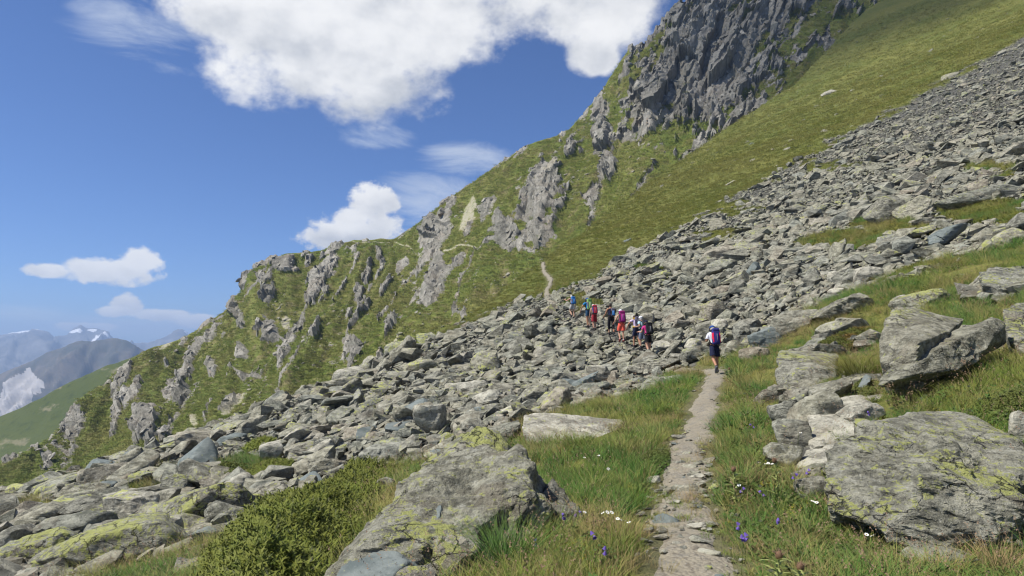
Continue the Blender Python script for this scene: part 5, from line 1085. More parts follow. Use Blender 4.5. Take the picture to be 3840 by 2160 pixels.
    tussock(2170, 1690, 200, 90, M_GRASS, 'bushy tussock below the long pale slab', 600, 0.5, 7)
    tussock(2270, 1545, 170, 60, M_GOLD, 'straw-edged tussock above the long pale slab', 500, 0.6, 8)
    tussock(2590, 1420, 150, 60, M_STRAW, 'dry brownish tussock left of the nearest hiker', 400, 0.5, 9)
    tussock(2500, 1460, 150, 60, M_LUSH, 'green tussock on the left edge of the path below the hiker', 400, 0.5, 10)
    tussock(3520, 2200, 300, 150, M_GOLD, 'yellowish tussock under the massive lichen boulder', 420, 0.45, 11, 0.005)
    tussock(3740, 2170, 260, 170, M_STRAW, 'dry tussock in the bottom right corner', 300, 0.5, 12, 0.005)
    tussock(1010, 2090, 150, 60, M_GRASS, 'grass tuft between the bottom slab and the big juniper', 300, 0.5, 13)
    tussock(3560, 1370, 170, 70, M_GRASS, 'yellow-green tuft under the long tilted slab', 420, 0.5, 14)
    tussock(3560, 1010, 230, 70, M_GOLD, 'wind-combed tussock on the bank above the layered outcrop', 700, 0.7, 15)
    tussock(3350, 1070, 200, 60, M_GOLD, 'low tussock on the bank left of the layered outcrop', 500, 0.7, 16)

    # shrubs
    def sprig_protos(kind, seed):
        r = np.random.default_rng(seed); out = []
        for k in range(6):
            if kind == 'needle':
                m = 16; t = np.linspace(0.1, 1, m); c = np.stack([0.012 * np.sin(t * 3 + k), 0.012 * np.cos(t * 2.2 + k), t * 0.11], -1); a = np.arange(m) * 2.4; o = np.stack([np.cos(a), np.sin(a), np.full(m, 0.75)], -1) * 0.026
                s = np.stack([-np.sin(a), np.cos(a), np.zeros(m)], -1) * 0.0058; v = np.stack([c - s, c + s, c + o], 1).reshape(-1, 3); out.append((v, np.arange(len(v)).reshape(-1, 3), np.repeat(t, 3)))
            else: out.append(leaf_cluster(r, 9, 0.045, 0.016, 0.07))
        return out
    BR = NT('light_block_brown'); BR.color(BR.mix(BR.noise(BR.pos(), 30), (0.05, 0.035, 0.022), (0.12, 0.085, 0.06)), 0.9)  # dark brown for the light-blocking dome added inside each shrub
    def shrub(poly, hmax, label, n, mat, kind='needle', seed=1, size=1.0, name='juniper_shrub', cat='shrub', lump=1.6):
        r = np.random.default_rng(seed); w = np.array([ground_hit(a, b)[:2] if b < 2155 else P(a, b, 4.2)[:2] for a, b in poly]); lo, hi = w.min(0), w.max(0); pts = np.empty((0, 2))
        def smp(m):
            q = np.empty((0, 2))
            while len(q) < m: c = r.uniform(lo, hi, (m * 2, 2)); q = np.r_[q, c[inpoly(c[:, 0], c[:, 1], [tuple(z) for z in w])]]
            return q[:m]
        def dedge(q):
            d = np.full(len(q), 9.0)
            for a, b in zip(w, np.roll(w, -1, 0)): ab = b - a; t = np.clip(((q - a) @ ab) / (ab @ ab + 1e-9), 0, 1); d = np.minimum(d, np.linalg.norm(q - a - t[:, None] * ab, axis=1))
            return d
        def top(q): return hmax * (0.25 + 0.75 * sstep(0, 0.45 * size ** 0.5 + 0.05, dedge(q))) * (0.78 + 0.45 * fbm(np.c_[q * lump, np.zeros(len(q))], 3, seed=seed))
        g0 = np.r_[w.mean(0), 0]; g0[2] = height(g0[0], g0[1]); root = empty(name, g0, label=label, category=cat, group='low shrubs')
        # dark lumpy dome added inside the crown to block light
        res = 34; gx, gy = np.meshgrid(np.linspace(lo[0], hi[0], res), np.linspace(lo[1], hi[1], res), indexing='ij'); q = np.c_[gx.ravel(), gy.ravel()]; ins = inpoly(q[:, 0], q[:, 1], [tuple(z) for z in w])
        zt = height(q[:, 0], q[:, 1]) + np.where(ins, top(q) * 0.62, -0.12); dome = np.c_[q, zt] - g0
        link('light_block_dome', np_mesh('light_block_dome', dome, grid_faces(res, res)[:, ::-1], False), BR.m, root)
        q = smp(n); tz = top(q); dep = r.random(n) ** 2.2 * 0.38; pos = np.c_[q, height(q[:, 0], q[:, 1]) + tz * (1 - dep)]
        e = 0.03; gx = (top(q + [e, 0]) - top(q - [e, 0])) / (2 * e); gy = (top(q + [0, e]) - top(q - [0, e])) / (2 * e); nn = np.stack([-gx * 0.6, -gy * 0.6, np.ones(n)], -1); nn /= np.linalg.norm(nn, axis=1)[:, None]
        rt = rand_rot(r, n, nn, np.full(n, 0.5)); pr = sprig_protos(kind, seed); idx = r.integers(0, 6, n); V = []; F = []; T = []; o = 0
        for k, (pv, pf, pt) in enumerate(pr):
            s = np.where(idx == k)[0]; sc = size * r.uniform(0.7, 1.3, len(s)); ww = np.einsum('nij,nvj->nvi', rt[s], pv[None] * sc[:, None, None]) + (pos[s] - g0 - nn[s] * 0.05 * size)[:, None]
            V.append(ww.reshape(-1, 3)); T.append(np.tile(pt, len(s))); F.append((pf[None] + (np.arange(len(s)) * len(pv))[:, None, None] + o).reshape(-1, 3)); o += len(s) * len(pv)
        link('crown', np_mesh('crown', np.concatenate(V), np.concatenate(F), True, {'tip': np.concatenate(T)}), mat, root)
    shrub([(700, 2155), (790, 2090), (960, 2010), (1120, 1940), (1230, 1850), (1300, 1800), (1430, 1790), (1500, 1780), (1440, 1850), (1390, 1930), (1350, 1990), (1290, 2060), (1240, 2150), (1150, 2300), (800, 2300)], 0.52, 'large spreading green juniper left of the big tilted boulder', 11000, M_JUN, seed=3, size=1.5)
    shrub([(750, 1800), (800, 1765), (900, 1745), (955, 1750), (945, 1785), (880, 1810)], 0.40, 'dark reddish juniper mat among the left boulders', 2600, M_MAT, 'leaf', 4, 1.7)
    shrub([(920, 1705), (960, 1680), (1020, 1670), (1015, 1690), (960, 1712)], 0.5, 'small dark juniper mat beside the pale upright boulder', 1200, M_JUN, seed=5, size=2.6)
    shrub([(915, 1795), (980, 1760), (1085, 1745), (1080, 1775), (1010, 1800)], 0.28, 'flat bright green mat above the slanted slab', 2000, M_JUN, seed=6, size=1.8)
    shrub([(415, 1782), (440, 1762), (478, 1760), (475, 1780)], 0.45, 'tiny green juniper on the lower talus skyline', 600, M_JUN, seed=7, size=2.6)
    shrub([(3000, 1345), (3080, 1290), (3200, 1245), (3290, 1230), (3280, 1260), (3180, 1310), (3080, 1355)], 0.34, 'reddish-green bilberry bank below the dark layered rock', 4200, M_MAT, 'leaf', 8, 1.3, name='bilberry_shrub')
    shrub([(3640, 1580), (3700, 1510), (3850, 1470), (3950, 1480), (3940, 1600), (3800, 1610), (3700, 1610)], 0.34, 'dark green leafy shrub behind the massive lichen boulder', 4200, M_HERB, 'leaf', 9, 1.0, name='leafy_shrub')
    shrub([(2735, 1500), (2760, 1460), (2830, 1450), (2850, 1480), (2810, 1510)], 0.30, 'small dark green shrub on the right edge of the path', 1500, M_HERB, 'leaf', 10, 1.0, name='leafy_shrub')
    shrub([(2850, 1660), (2960, 1600), (3010, 1590), (2990, 1640), (2900, 1690)], 0.22, 'low herb clump beside the grey rounded rock', 1400, M_HERB, 'leaf', 11, 0.9, name='leafy_shrub')
    shrub([(3020, 2155), (3060, 2060), (3160, 2030), (3260, 2080), (3280, 2155), (3150, 2260)], 0.26, 'jagged-leaved green herb clump at the foot of the massive boulder', 2600, M_HERB, 'leaf', 12, 1.0, name='leafy_shrub')
    shrub([(2820, 1930), (2860, 1880), (2960, 1870), (3010, 1910), (2960, 1960), (2870, 1965)], 0.24, 'dark green herb clump under the thistles', 2000, M_HERB, 'leaf', 13, 0.9, name='leafy_shrub')
    shrub([(2380, 1760), (2440, 1700), (2500, 1690), (2510, 1740), (2440, 1790)], 0.22, 'yellow-green herb clump on the left edge of the path', 1600, M_HERB, 'leaf', 14, 0.9, name='leafy_shrub')
    shrub([(3190, 1470), (3230, 1430), (3290, 1430), (3300, 1480), (3240, 1500)], 0.28, 'dark green shrub under the golden tussock', 1400, M_HERB, 'leaf', 15, 1.0, name='leafy_shrub')

    # flowers
    def tube(pts, r0, r1, k=5):
        pts = np.asarray(pts, float); n = len(pts); a = np.arange(k) / k * 2 * math.pi; V = []
        for i in range(n):
            d = pts[min(i + 1, n - 1)] - pts[max(i - 1, 0)]; d /= np.linalg.norm(d) + 1e-9; u = np.cross(d, [0.3, 0.9, 0.1]); u /= np.linalg.norm(u); w = np.cross(d, u); r = r0 + (r1 - r0) * i / max(n - 1, 1)
            V.append(pts[i] + r * (np.cos(a)[:, None] * u + np.sin(a)[:, None] * w))
        f = [(i * k + j, i * k + (j + 1) % k, (i + 1) * k + (j + 1) % k, (i + 1) * k + j) for i in range(n - 1) for j in range(k)]
        return np.concatenate(V), np.array(f)
    globals()['tube'] = tube
    def plain(name, c, rough=0.7, var=0.25):
        t = NT(name); n_ = t.noise(t.obj(), 40, 3); return t.color(t.mix(t.math('MULTIPLY', n_, var), c, tuple(x * 0.55 for x in c)), rough)
    globals()['plain'] = plain
    MV, MW, MS, MYC = plain('violet_petals', (0.13, 0.08, 0.33)), plain('white_petals', (0.80, 0.80, 0.76)), plain('flower_stem', (0.10, 0.13, 0.03)), plain('flower_centre', (0.55, 0.40, 0.05))
    stems = {h: np_mesh('stem', *tube([(0, 0, 0), (0.012, 0, h * 0.4), (0.01, 0.012, h * 0.75), (0.02, 0.02, h)], 0.0022, 0.0014)) for h in (0.20, 0.28)}
    for m in stems.values(): m.materials.append(MS)
    # bell: five pointed lobes on a cup; daisy: a ring of petals
    def bell():
        V, F = [], []; prof = [(0.0, 0.003), (0.006, 0.009), (0.016, 0.012), (0.024, 0.017)]
        for i, (z, r) in enumerate(prof):
            for j in range(10):
                rr = r + (0.005 if i == 3 and j % 2 == 0 else 0); zz = z + (0.007 if i == 3 and j % 2 == 0 else 0); a = j / 10 * 2 * math.pi; V.append((rr * math.cos(a), rr * math.sin(a), -zz))
        for i in range(3):
            for j in range(10): F.append((i * 10 + j, i * 10 + (j + 1) % 10, (i + 1) * 10 + (j + 1) % 10, (i + 1) * 10 + j))
        return np_mesh('bloom', np.array(V), np.array(F))
    def daisy():
        V, F = [], []
        for j in range(8):
            a = j / 8 * 2 * math.pi; u = np.array([math.cos(a), math.sin(a), 0.12]); s = np.array([-math.sin(a), math.cos(a), 0]) * 0.0055; b = len(V); V += [u * 0.003 - s * 0.4, u * 0.013 - s, u * 0.018, u * 0.013 + s]; F.append((b, b + 1, b + 2, b + 3))
        return np_mesh('petals', np.array(V), np.array(F))
    bm_, dm_ = bell(), daisy(); bm_.materials.append(MV); dm_.materials.append(MW); cv, cf = ico(2); cm_ = np_mesh('centre', cv * 0.0045 * np.array([1, 1, 0.6]), cf); cm_.materials.append(MYC)
    rg = np.random.default_rng(31)
    def place(px, py, h):
        Y = ground_hit(px, py)[1]; return ground_hit(px, min(py + h * FPX / Y * 0.9, 2600), 2.0)
    bells = [(1998, 2045), (2027, 2037), (2173, 1934), (2205, 1908), (2102, 1964), (2108, 1985), (2224, 1998), (2216, 2038), (2256, 2075), (2869, 1869), (2892, 1855), (2760, 1852), (2784, 1839), (3026, 1780), (2975, 1810), (2978, 1798), (2933, 1979), (2980, 1967), (2857, 1989), (2818, 1992), (2783, 1998), (2797, 2034), (2780, 2040), (3167, 2033), (2758, 1985), (2530, 1637), (2790, 1610), (2820, 1603), (3258, 1521), (3252, 1553)]
    def spot(px, py, others):
        return 'by the big tilted boulder' if px < 2320 else ('at the left path edge by the pale slab' if px < 2600 else ('among the thistles right of the path' if py < 1900 else 'in the lush grass right of the path')) if not (px > 3100) else 'against the massive lichen boulder'
    ordn = ['first', 'second', 'third', 'fourth', 'fifth', 'sixth', 'seventh', 'eighth', 'ninth', 'tenth', 'eleventh', 'twelfth', 'thirteenth', 'fourteenth', 'fifteenth']
    def flowers(lst, name, what, build, group):
        lst = sorted(lst)[::2] if len(lst) > 26 else sorted(lst)[::3] + sorted(lst)[1::3]; lst = sorted(lst); cnt = {}
        for px, py in lst: cnt[spot(px, py, lst)] = cnt.get(spot(px, py, lst), 0) + 1
        seen = {}
        for px, py in lst:
            s = spot(px, py, lst); i = seen.get(s, 0); seen[s] = i + 1; h = 0.20 if (px + py) % 2 else 0.28
            r = empty(name, place(px, py, h), rg.uniform(0, 6.28), label=f'{what} {s}' + (f', {ordn[i]} from left' if cnt[s] > 1 else ''), category='flower', group=group); link('stem', stems[h], None, r); build(r, h)
    def mk_bell(r, h):
        for q in range(2):
            o = link('bloom', bm_, None, r); o.location = (0.02 + 0.012 * q, 0.02 - 0.02 * q, h - 0.028 * q + 0.002); o.rotation_euler = (rg.uniform(-0.9, 0.9), rg.uniform(-0.9, 0.9), 0); o.scale = (0.85,) * 3
    def mk_daisy(r, h):
        for q in range(2):
            o = link('petals', dm_, None, r); o.location = (0.02 + 0.022 * math.cos(q * 2.1), 0.02 + 0.022 * math.sin(q * 2.1), h + 0.004 * q); o.rotation_euler = (rg.uniform(-0.5, 0.5), rg.uniform(-0.5, 0.5), 0); c = link('centre', cm_, None, o); c.location = (0, 0, 0.003)
    flowers(bells, 'bellflower', 'small violet bellflower', mk_bell, 'violet bellflowers')
    flowers([(2230, 1720), (2205, 1735), (2252, 1728), (2270, 1780), (2325, 1980), (2340, 1973), (2250, 1945), (2262, 1955), (2210, 1945), (2380, 2020), (2337, 1986), (2300, 1960), (2757, 1841), (2835, 1750), (2850, 1757), (2870, 1760), (2890, 1757), (2905, 1760), (3045, 1913), (3185, 2007), (3260, 2035), (3770, 1345), (3755, 1330), (2990, 1640)], 'white_flower', 'small white flower head', mk_daisy, 'white flowers')
    # thistles: pale spiny stems with brown dry heads
    MT, MTH = plain('thistle_green', (0.26, 0.29, 0.09)), plain('thistle_head', (0.17, 0.10, 0.055))
    def thistle(px, py, h, label, seed):
        r = np.random.default_rng(seed); g = place(px, py, h); root = empty('thistle', g, r.uniform(0, 6), label=label, category='thistle', group='thistles'); top = np.array([0.03, 0.02, h])
        link('stem', np_mesh('stem', *tube([(0, 0, 0), (0.02, 0.0, h * 0.5), top], 0.010, 0.006, 6)), MT, root)
        for k in range(14):
            z = h * (0.12 + 0.86 * k / 14); a = k * 2.4; L_ = 0.16 - 0.06 * k / 14; u = np.array([math.cos(a), math.sin(a), 0.55]); s = np.array([-math.sin(a), math.cos(a), 0.0]); V = []; 
            for i in range(7):
                t = i / 6; w = (0.020 if i % 2 else 0.008) * (1 - t * 0.8); c = u * L_ * t + np.array([0, 0, -0.05 * t * t]); V += [c - s * w, c + s * w]
            o = link('leaf', np_mesh('leaf', np.array(V), np.array([(2 * i, 2 * i + 1, 2 * i + 3, 2 * i + 2) for i in range(6)])), MT, root); o.location = (0.02 * z / h, 0.01, z)
        hd = empty('flower_head', top + np.array([0, 0, 0.0]), 0); hd.parent = root
        v, f = ico(3); link('bud', np_mesh('bud', v * np.array([0.022, 0.022, 0.026]), f), MTH, hd)
        v, f, t = blades(r, 60, 0.05, 0.016, 0.004, 0.3, 2, 0.8); link('bristles', np_mesh('bristles', v, f, True, {'tip': t}), M_SEED, hd)
    thistle(2765, 1800, 0.42, 'taller spiny thistle with a brown head right of the path', 1)
    thistle(2922, 1776, 0.46, 'spiny thistle with a straw head nearer the whitish slab', 2)
    thistle(2735, 1398, 0.40, 'dry thistle beside the path near the nearest hiker', 3)
    thistle(2905, 2135, 0.30, 'low thistle with a brownish pink head at the bottom of the picture', 4)
    thistle(2985, 2165, 0.26, 'second low thistle head cut by the bottom picture edge', 5)
build_grass()
# ------------------------------------------------------------------ hikers
def cloth(name, c, rough=0.85): 
    t = NT(name); n1 = t.noise(t.obj(), 14, 4); n2 = t.noise(t.obj(), 160, 2); t.bump(t.math('ADD', n1, t.math('MULTIPLY', n2, 0.25)), 0.35, 0.02)
    return t.color(t.mix(t.mr(n1, 0.35, 0.7, 0, 0.35), c, tuple(x * 0.6 for x in c)), rough)
CL = {k: cloth('cloth_' + k, c) for k, c in dict(white=(0.74, 0.76, 0.82), navy=(0.012, 0.016, 0.045), black=(0.010, 0.010, 0.013), magenta=(0.52, 0.035, 0.20), lightblue=(0.40, 0.60, 0.66), greyblue=(0.15, 0.17, 0.23), lilac=(0.62, 0.50, 0.68), coral=(0.85, 0.13, 0.085),
      red=(0.30, 0.025, 0.035), grey=(0.30, 0.30, 0.30), lightgrey=(0.42, 0.41, 0.39), blue=(0.02, 0.20, 0.45), teal=(0.02, 0.06, 0.12), pink=(0.55, 0.15, 0.25), packblue=(0.02, 0.17, 0.50), packgreen=(0.20, 0.36, 0.11), packred=(0.45, 0.03, 0.05), packplum=(0.26, 0.02, 0.13), packdark=(0.035, 0.030, 0.055), packgrey=(0.12, 0.11, 0.15), brightred=(0.68, 0.02, 0.07), yellow=(0.65, 0.42, 0.03),
      indigo=(0.03, 0.03, 0.17), capblue=(0.02, 0.07, 0.28), darkgrey=(0.035, 0.035, 0.04)).items()}
def skin_mat(name, c):
    t = NT(name); n1 = t.noise(t.obj(), 9, 4); t.b.inputs['Subsurface Weight'].default_value = 0.08; t.b.inputs['Subsurface Radius'].default_value = (0.02, 0.008, 0.004); return t.color(t.mix(t.math('MULTIPLY', n1, 0.35), c, tuple(x * 0.7 for x in c)), 0.55)
SK = [skin_mat('tanned_skin', (0.42, 0.21, 0.125)), skin_mat('fair_skin', (0.53, 0.30, 0.20)), skin_mat('brown_skin', (0.30, 0.14, 0.08))]
HAIR = {k: cloth('hair_' + k, c, 0.6) for k, c in dict(white=(0.62, 0.60, 0.57), grey=(0.40, 0.38, 0.36), dark=(0.02, 0.013, 0.010), brown=(0.055, 0.026, 0.016)).items()}
M_METAL, M_RUBBER, M_EYE = cloth('pole_metal', (0.32, 0.33, 0.35), 0.35), cloth('boot_leather', (0.05, 0.045, 0.045), 0.7), cloth('eye', (0.03, 0.02, 0.02), 0.3)

def rx(v, a): c, s = math.cos(a), math.sin(a); return np.array([v[0], v[1] * c - v[2] * s, v[1] * s + v[2] * c])
def joints(pose):
    """joint positions for a figure 1.75 m tall facing +y; angles in degrees: thighs (forward +), knees, lean, arms (forward, outward, elbow bend)"""
    J = {}; hip = np.array([0, 0, 0.95]); J['pelvis'] = hip; L_ = R(pose.get('lean', 8))
    up = np.array([0, math.sin(L_), math.cos(L_)]); fw = np.array([0, math.cos(L_), -math.sin(L_)])
    J['spine'] = hip + up * 0.20; J['chest'] = hip + up * 0.40; J['neck'] = hip + up * 0.56 + fw * 0.0; nd = R(pose.get('nod', 18)); hu = np.array([0, math.sin(L_ * 0.6 + nd * 0.6), math.cos(L_ * 0.6 + nd * 0.6)])
    J['head'] = J['neck'] + hu * 0.13 + np.array([0, 0.012, 0]); J['crown'] = J['head'] + hu * 0.075
    for s, k in ((-1, 'l'), (1, 'r')):
        th, kn = R(pose.get(k + '_thigh', 0)), R(pose.get(k + '_knee', 6)); h = hip + np.array([s * 0.095, 0, -0.03]); J[k + '_hip'] = h
        d = rx(np.array([0, 0, -1.0]), th); knee = h + d * 0.43; d2 = rx(np.array([0, 0, -1.0]), th - kn); an = knee + d2 * 0.42; J[k + '_knee'] = knee; J[k + '_ankle'] = an
        fdir = rx(np.array([0, 1.0, -0.12]), (th - kn) * 0.9 if kn > R(25) else 0.0); J[k + '_toe'] = an + fdir * 0.17 + np.array([0, 0, -0.045]); J[k + '_heel'] = an - fdir * 0.04 + np.array([0, 0, -0.05])
        sh = hip + up * 0.50 + np.array([s * 0.175, 0, 0]); J[k + '_sh'] = sh; af, ao, eb = [R(a) for a in pose.get(k + '_arm', (5, 14, 25))]
        d = np.array([s * math.sin(ao), math.sin(af) * math.cos(ao), -math.cos(af) * math.cos(ao)]); el = sh + d * 0.29; J[k + '_el'] = el
        d2 = np.array([d[0] * 0.55 + s * pose.get(k + '_out', 0.0), d[1] * math.cos(eb) + math.sin(eb) * math.cos(af), d[2] * math.cos(eb) + math.sin(eb) * math.sin(max(af, 0.0) + 0.25)]); d2 /= np.linalg.norm(d2); J[k + '_wr'] = el + d2 * 0.25; J[k + '_hand'] = J[k + '_wr'] + d2 * 0.075; J[k + '_hd'] = d2
    low = min(J['l_heel'][2], J['r_heel'][2], J['l_toe'][2], J['r_toe'][2]) - 0.035
    for k in J:
        if not k.endswith('_hd'): J[k] = J[k] - np.array([0, 0, low])
    J['up'] = up; J['fw'] = fw; J['hu'] = hu; return J
BONES = [('pelvis', 'spine'), ('spine', 'chest'), ('chest', 'neck'), ('neck', 'head'), ('head', 'crown')] + [b for k in 'lr' for b in (('chest', k + '_sh'), (k + '_sh', k + '_el'), (k + '_el', k + '_wr'), (k + '_wr', k + '_hand'), ('pelvis', k + '_hip'), (k + '_hip', k + '_knee'), (k + '_knee', k + '_ankle'), (k + '_ankle', k + '_toe'), (k + '_ankle', k + '_heel'))]
RAD = dict(pelvis=(0.150, 0.118), spine=(0.140, 0.108), chest=(0.158, 0.118), neck=(0.062, 0.062), head=(0.083, 0.098), crown=(0.070, 0.082), sh=(0.062, 0.060), el=(0.042, 0.042), wr=(0.028, 0.024), hand=(0.036, 0.018), hip=(0.094, 0.100), knee=(0.058, 0.060), ankle=(0.040, 0.042), toe=(0.036, 0.026), heel=(0.036, 0.034))
def skin_body(J, build):
    names = [k for k in J if k not in ('up', 'fw', 'hu') and not k.endswith('_hd')]; ix = {k: i for i, k in enumerate(names)}
    me = bpy.data.meshes.new('body_skel'); me.from_pydata([tuple(J[k]) for k in names], [(ix[a], ix[b]) for a, b in BONES], [])
    o = bpy.data.objects.new('body_skel', me); COL.objects.link(o); md = o.modifiers.new('skin', 'SKIN'); md.use_smooth_shade = True; md.branch_smoothing = 0.4
    for i, k in enumerate(names):
        r = RAD[k.split('_')[-1]]; b = build if k.split('_')[-1] in ('pelvis', 'spine', 'chest', 'hip') else 1 + (build - 1) * 0.5
        me.skin_vertices[0].data[i].radius = (r[0] * b, r[1] * b); me.skin_vertices[0].data[i].use_root = (k == 'pelvis')
    sd = o.modifiers.new('sub', 'SUBSURF'); sd.levels = 2; sd.render_levels = 2
    dg = bpy.context.evaluated_depsgraph_get(); ev = o.evaluated_get(dg); m = ev.to_mesh(); m.calc_loop_triangles()
    v = np.array([q.co[:] for q in m.vertices]); f = np.array([t.vertices[:] for t in m.loop_triangles], np.int32); ev.to_mesh_clear(); bpy.data.objects.remove(o); bpy.data.meshes.remove(me)
    return v, f
def vnormals(v, f):
    n = np.zeros_like(v); fn = np.cross(v[f[:, 1]] - v[f[:, 0]], v[f[:, 2]] - v[f[:, 0]])
    for k in range(3): np.add.at(n, f[:, k], fn)
    return n / (np.linalg.norm(n, axis=1)[:, None] + 1e-12)
def blob(c, r, sub=2, m=None):
    d, f = ico(sub); v = d * np.asarray(r); v = v if m is None else v @ m.T; return v + c, f
def join(parts):
    V, F = [], []; o = 0
    for v, f in parts:
        f = np.asarray(f)
        if f.shape[1] == 4: f = np.r_[f[:, [0, 1, 2]], f[:, [0, 2, 3]]]
        V.append(v); F.append(f + o); o += len(v)
    return np.concatenate(V), np.concatenate(F)
def rbox(sx, sy, sz, bev=0.03, seg=3, top=1.0):
    b = bmesh.new(); bmesh.ops.create_cube(b, size=1.0); bmesh.ops.scale(b, vec=(sx, sy, sz), verts=b.verts[:])
    for q in b.verts:
        if q.co.z > 0: q.co.x *= top; q.co.y *= top
    bmesh.ops.bevel(b, geom=b.edges[:], offset=bev, segments=seg, affect='EDGES', profile=0.5); bmesh.ops.triangulate(b, faces=b.faces[:]); b.verts.index_update()
    r = np.array([q.co[:] for q in b.verts]), np.array([[q.index for q in g.verts] for g in b.faces]); b.free(); return r
def hiker(i, yaw, pose, o, label, build=1.0):
    g = HIKER_AT[i].copy(); hp = HIKER_PX[i][2]; H = hp * g[1] / FPX; s = H / 1.72; J = joints(pose)
    stand = J['l_ankle'] if J['l_ankle'][2] < J['r_ankle'][2] else J['r_ankle']; off = np.array([stand[0], stand[1], 0]) * 0.5
    root = empty('person', g + np.array([0, 0, 0.0]), yaw, label=label, category='person', group='hikers on the path'); root.scale = (s, s, s)
    v, f = skin_body(J, build); v = v - off; B = [(J[a] - off, J[b] - off) for a, b in BONES]
    J = {k: (q if k in ('up', 'fw', 'hu') or k.endswith('_hd') else q - off) for k, q in J.items()}
    best = np.full(len(v), 9.0); bi = np.zeros(len(v), int); bt = np.zeros(len(v))
    for k, (a, b) in enumerate(B):
        ab = b - a; t = np.clip(((v - a) @ ab) / (ab @ ab), 0, 1); d = np.linalg.norm(v - a - t[:, None] * ab, axis=1); u = d < best; best[u] = d[u]; bi[u] = k; bt[u] = t[u]
    nm = vnormals(v, f); bn = ['%s>%s' % b for b in BONES]
    parts = [(v, f)]
    # face, ears, five fingers on each hand
    hc = J['head']; hu = J['hu']; hf = np.cross(np.array([1.0, 0, 0]), hu) * 1.0; hf = np.array([0, hu[2], -hu[1]])
    parts += [blob(hc + hf * 0.098 - hu * 0.005, (0.014, 0.02, 0.022)), blob(hc + hf * 0.085 - hu * 0.05, (0.024, 0.012, 0.008))] + [blob(hc + np.array([q * 0.082, 0, 0]) - hu * 0.01, (0.012, 0.022, 0.032)) for q in (-1, 1)]
    for k in 'lr':
        w, d = J[k + '_hand'], J[k + '_hd']; sd = np.cross(d, [0, 0, 1.0]); sd /= np.linalg.norm(sd) + 1e-9; dn = np.cross(sd, d); dn = dn if dn[2] < 0 else -dn; sgn = 1 if k == 'l' else -1
        for q, ln in enumerate((0.070, 0.080, 0.074, 0.058)):
            b0 = w + sd * (q - 1.5) * 0.019 - d * 0.01; pts = [b0, b0 + d * ln * 0.45 + dn * 0.012, b0 + d * ln * 0.60 + dn * 0.040, b0 + d * ln * 0.35 + dn * 0.056]; parts.append(tube(pts, 0.0095, 0.007, 6))
        b0 = w - d * 0.035 + sd * 0.03 * sgn; parts.append(tube([b0, b0 + sd * 0.025 * sgn + d * 0.02 + dn * 0.01, b0 + sd * 0.02 * sgn + d * 0.045 + dn * 0.03], 0.011, 0.008, 6))
    bv, bf = join(parts); link('body', np_mesh('body', bv, bf), SK[o['skin']], root)
    ev = join([blob(hc + hf * 0.084 + hu * 0.02 + np.array([q * 0.032, 0, 0]), (0.011, 0.008, 0.008)) for q in (-1, 1)]); link('eyes', np_mesh('eyes', *ev), M_EYE, root)
    def garment(name, pred, offs, mat, smooth_noise=0.006):
        ok = pred; ff = f[ok[f].all(1)]; used, inv = np.unique(ff, return_inverse=True); ff = inv.reshape(-1, 3)
        wv = v[used] + nm[used] * (offs[used] + smooth_noise * fbm(v[used] * 9, 3, seed=i))[:, None]; return link(name, np_mesh(name, wv, ff), mat, root)
    isb = lambda *n: np.isin(bi, [bn.index(q) for q in n])
    torso = isb('pelvis>spine', 'spine>chest', 'chest>neck', 'chest>l_sh', 'chest>r_sh'); torso &= ~((bi == bn.index('chest>neck')) & (bt > 0.72))
    arm = np.zeros(len(v), bool)
    for k in 'lr': arm |= (bi == bn.index(f'{k}_sh>{k}_el')) & (bt < o.get('sleeve', 0.62))
    top_ok = torso | arm if o.get('sleeve', 0.62) > 0 else torso & ~(isb('chest>l_sh', 'chest>r_sh') & (bt > 0.85))
    z_low = v[:, 2] > J['pelvis'][2] - 0.08
    garment('shirt', top_ok & z_low, np.where(arm, 0.016 + 0.014 * bt, 0.012 + 0.01 * (J['chest'][2] - v[:, 2]).clip(0, 0.5)), o['shirt'])
    ln = o.get('short', 0.70); hipz = isb('pelvis>l_hip', 'pelvis>r_hip') | ((bi == bn.index('pelvis>spine')) & (bt < 0.45)); leg = np.zeros(len(v), bool); lt = np.zeros(len(v))
    for k in 'lr':
        m1 = bi == bn.index(f'{k}_hip>{k}_knee'); m2 = bi == bn.index(f'{k}_knee>{k}_ankle'); leg |= m1 & (bt < min(ln, 1.01)); lt[m1] = bt[m1]
        if ln > 1: leg |= m2 & (bt < ln - 1)
    loose = o.get('loose', 0.03); garment('trousers' if ln > 1 else 'shorts', hipz | leg, 0.016 + loose * lt, o['pants'])
    for k in 'lr':
        boot = isb(f'{k}_ankle>{k}_toe', f'{k}_ankle>{k}_heel') | ((bi == bn.index(f'{k}_knee>{k}_ankle')) & (bt > 0.90)); garment('boot', boot, np.full(len(v), 0.014), o.get('boots', M_RUBBER), 0.002)
        if 'socks' in o: garment('sock', (bi == bn.index(f'{k}_knee>{k}_ankle')) & (bt > o.get('sockt', 0.72)), np.full(len(v), 0.006), o['socks'], 0.001)
    hd = isb('head>crown', 'neck>head'); rel = (v - hc); hh = rel @ hu; hy = rel @ hf
    if 'hair' in o: garment('hair', hd & ((hh > 0.045) | ((hy < 0.03) & (hh > -0.075 + o.get('bald', 0)))), np.full(len(v), 0.017), o['hair'], 0.012)
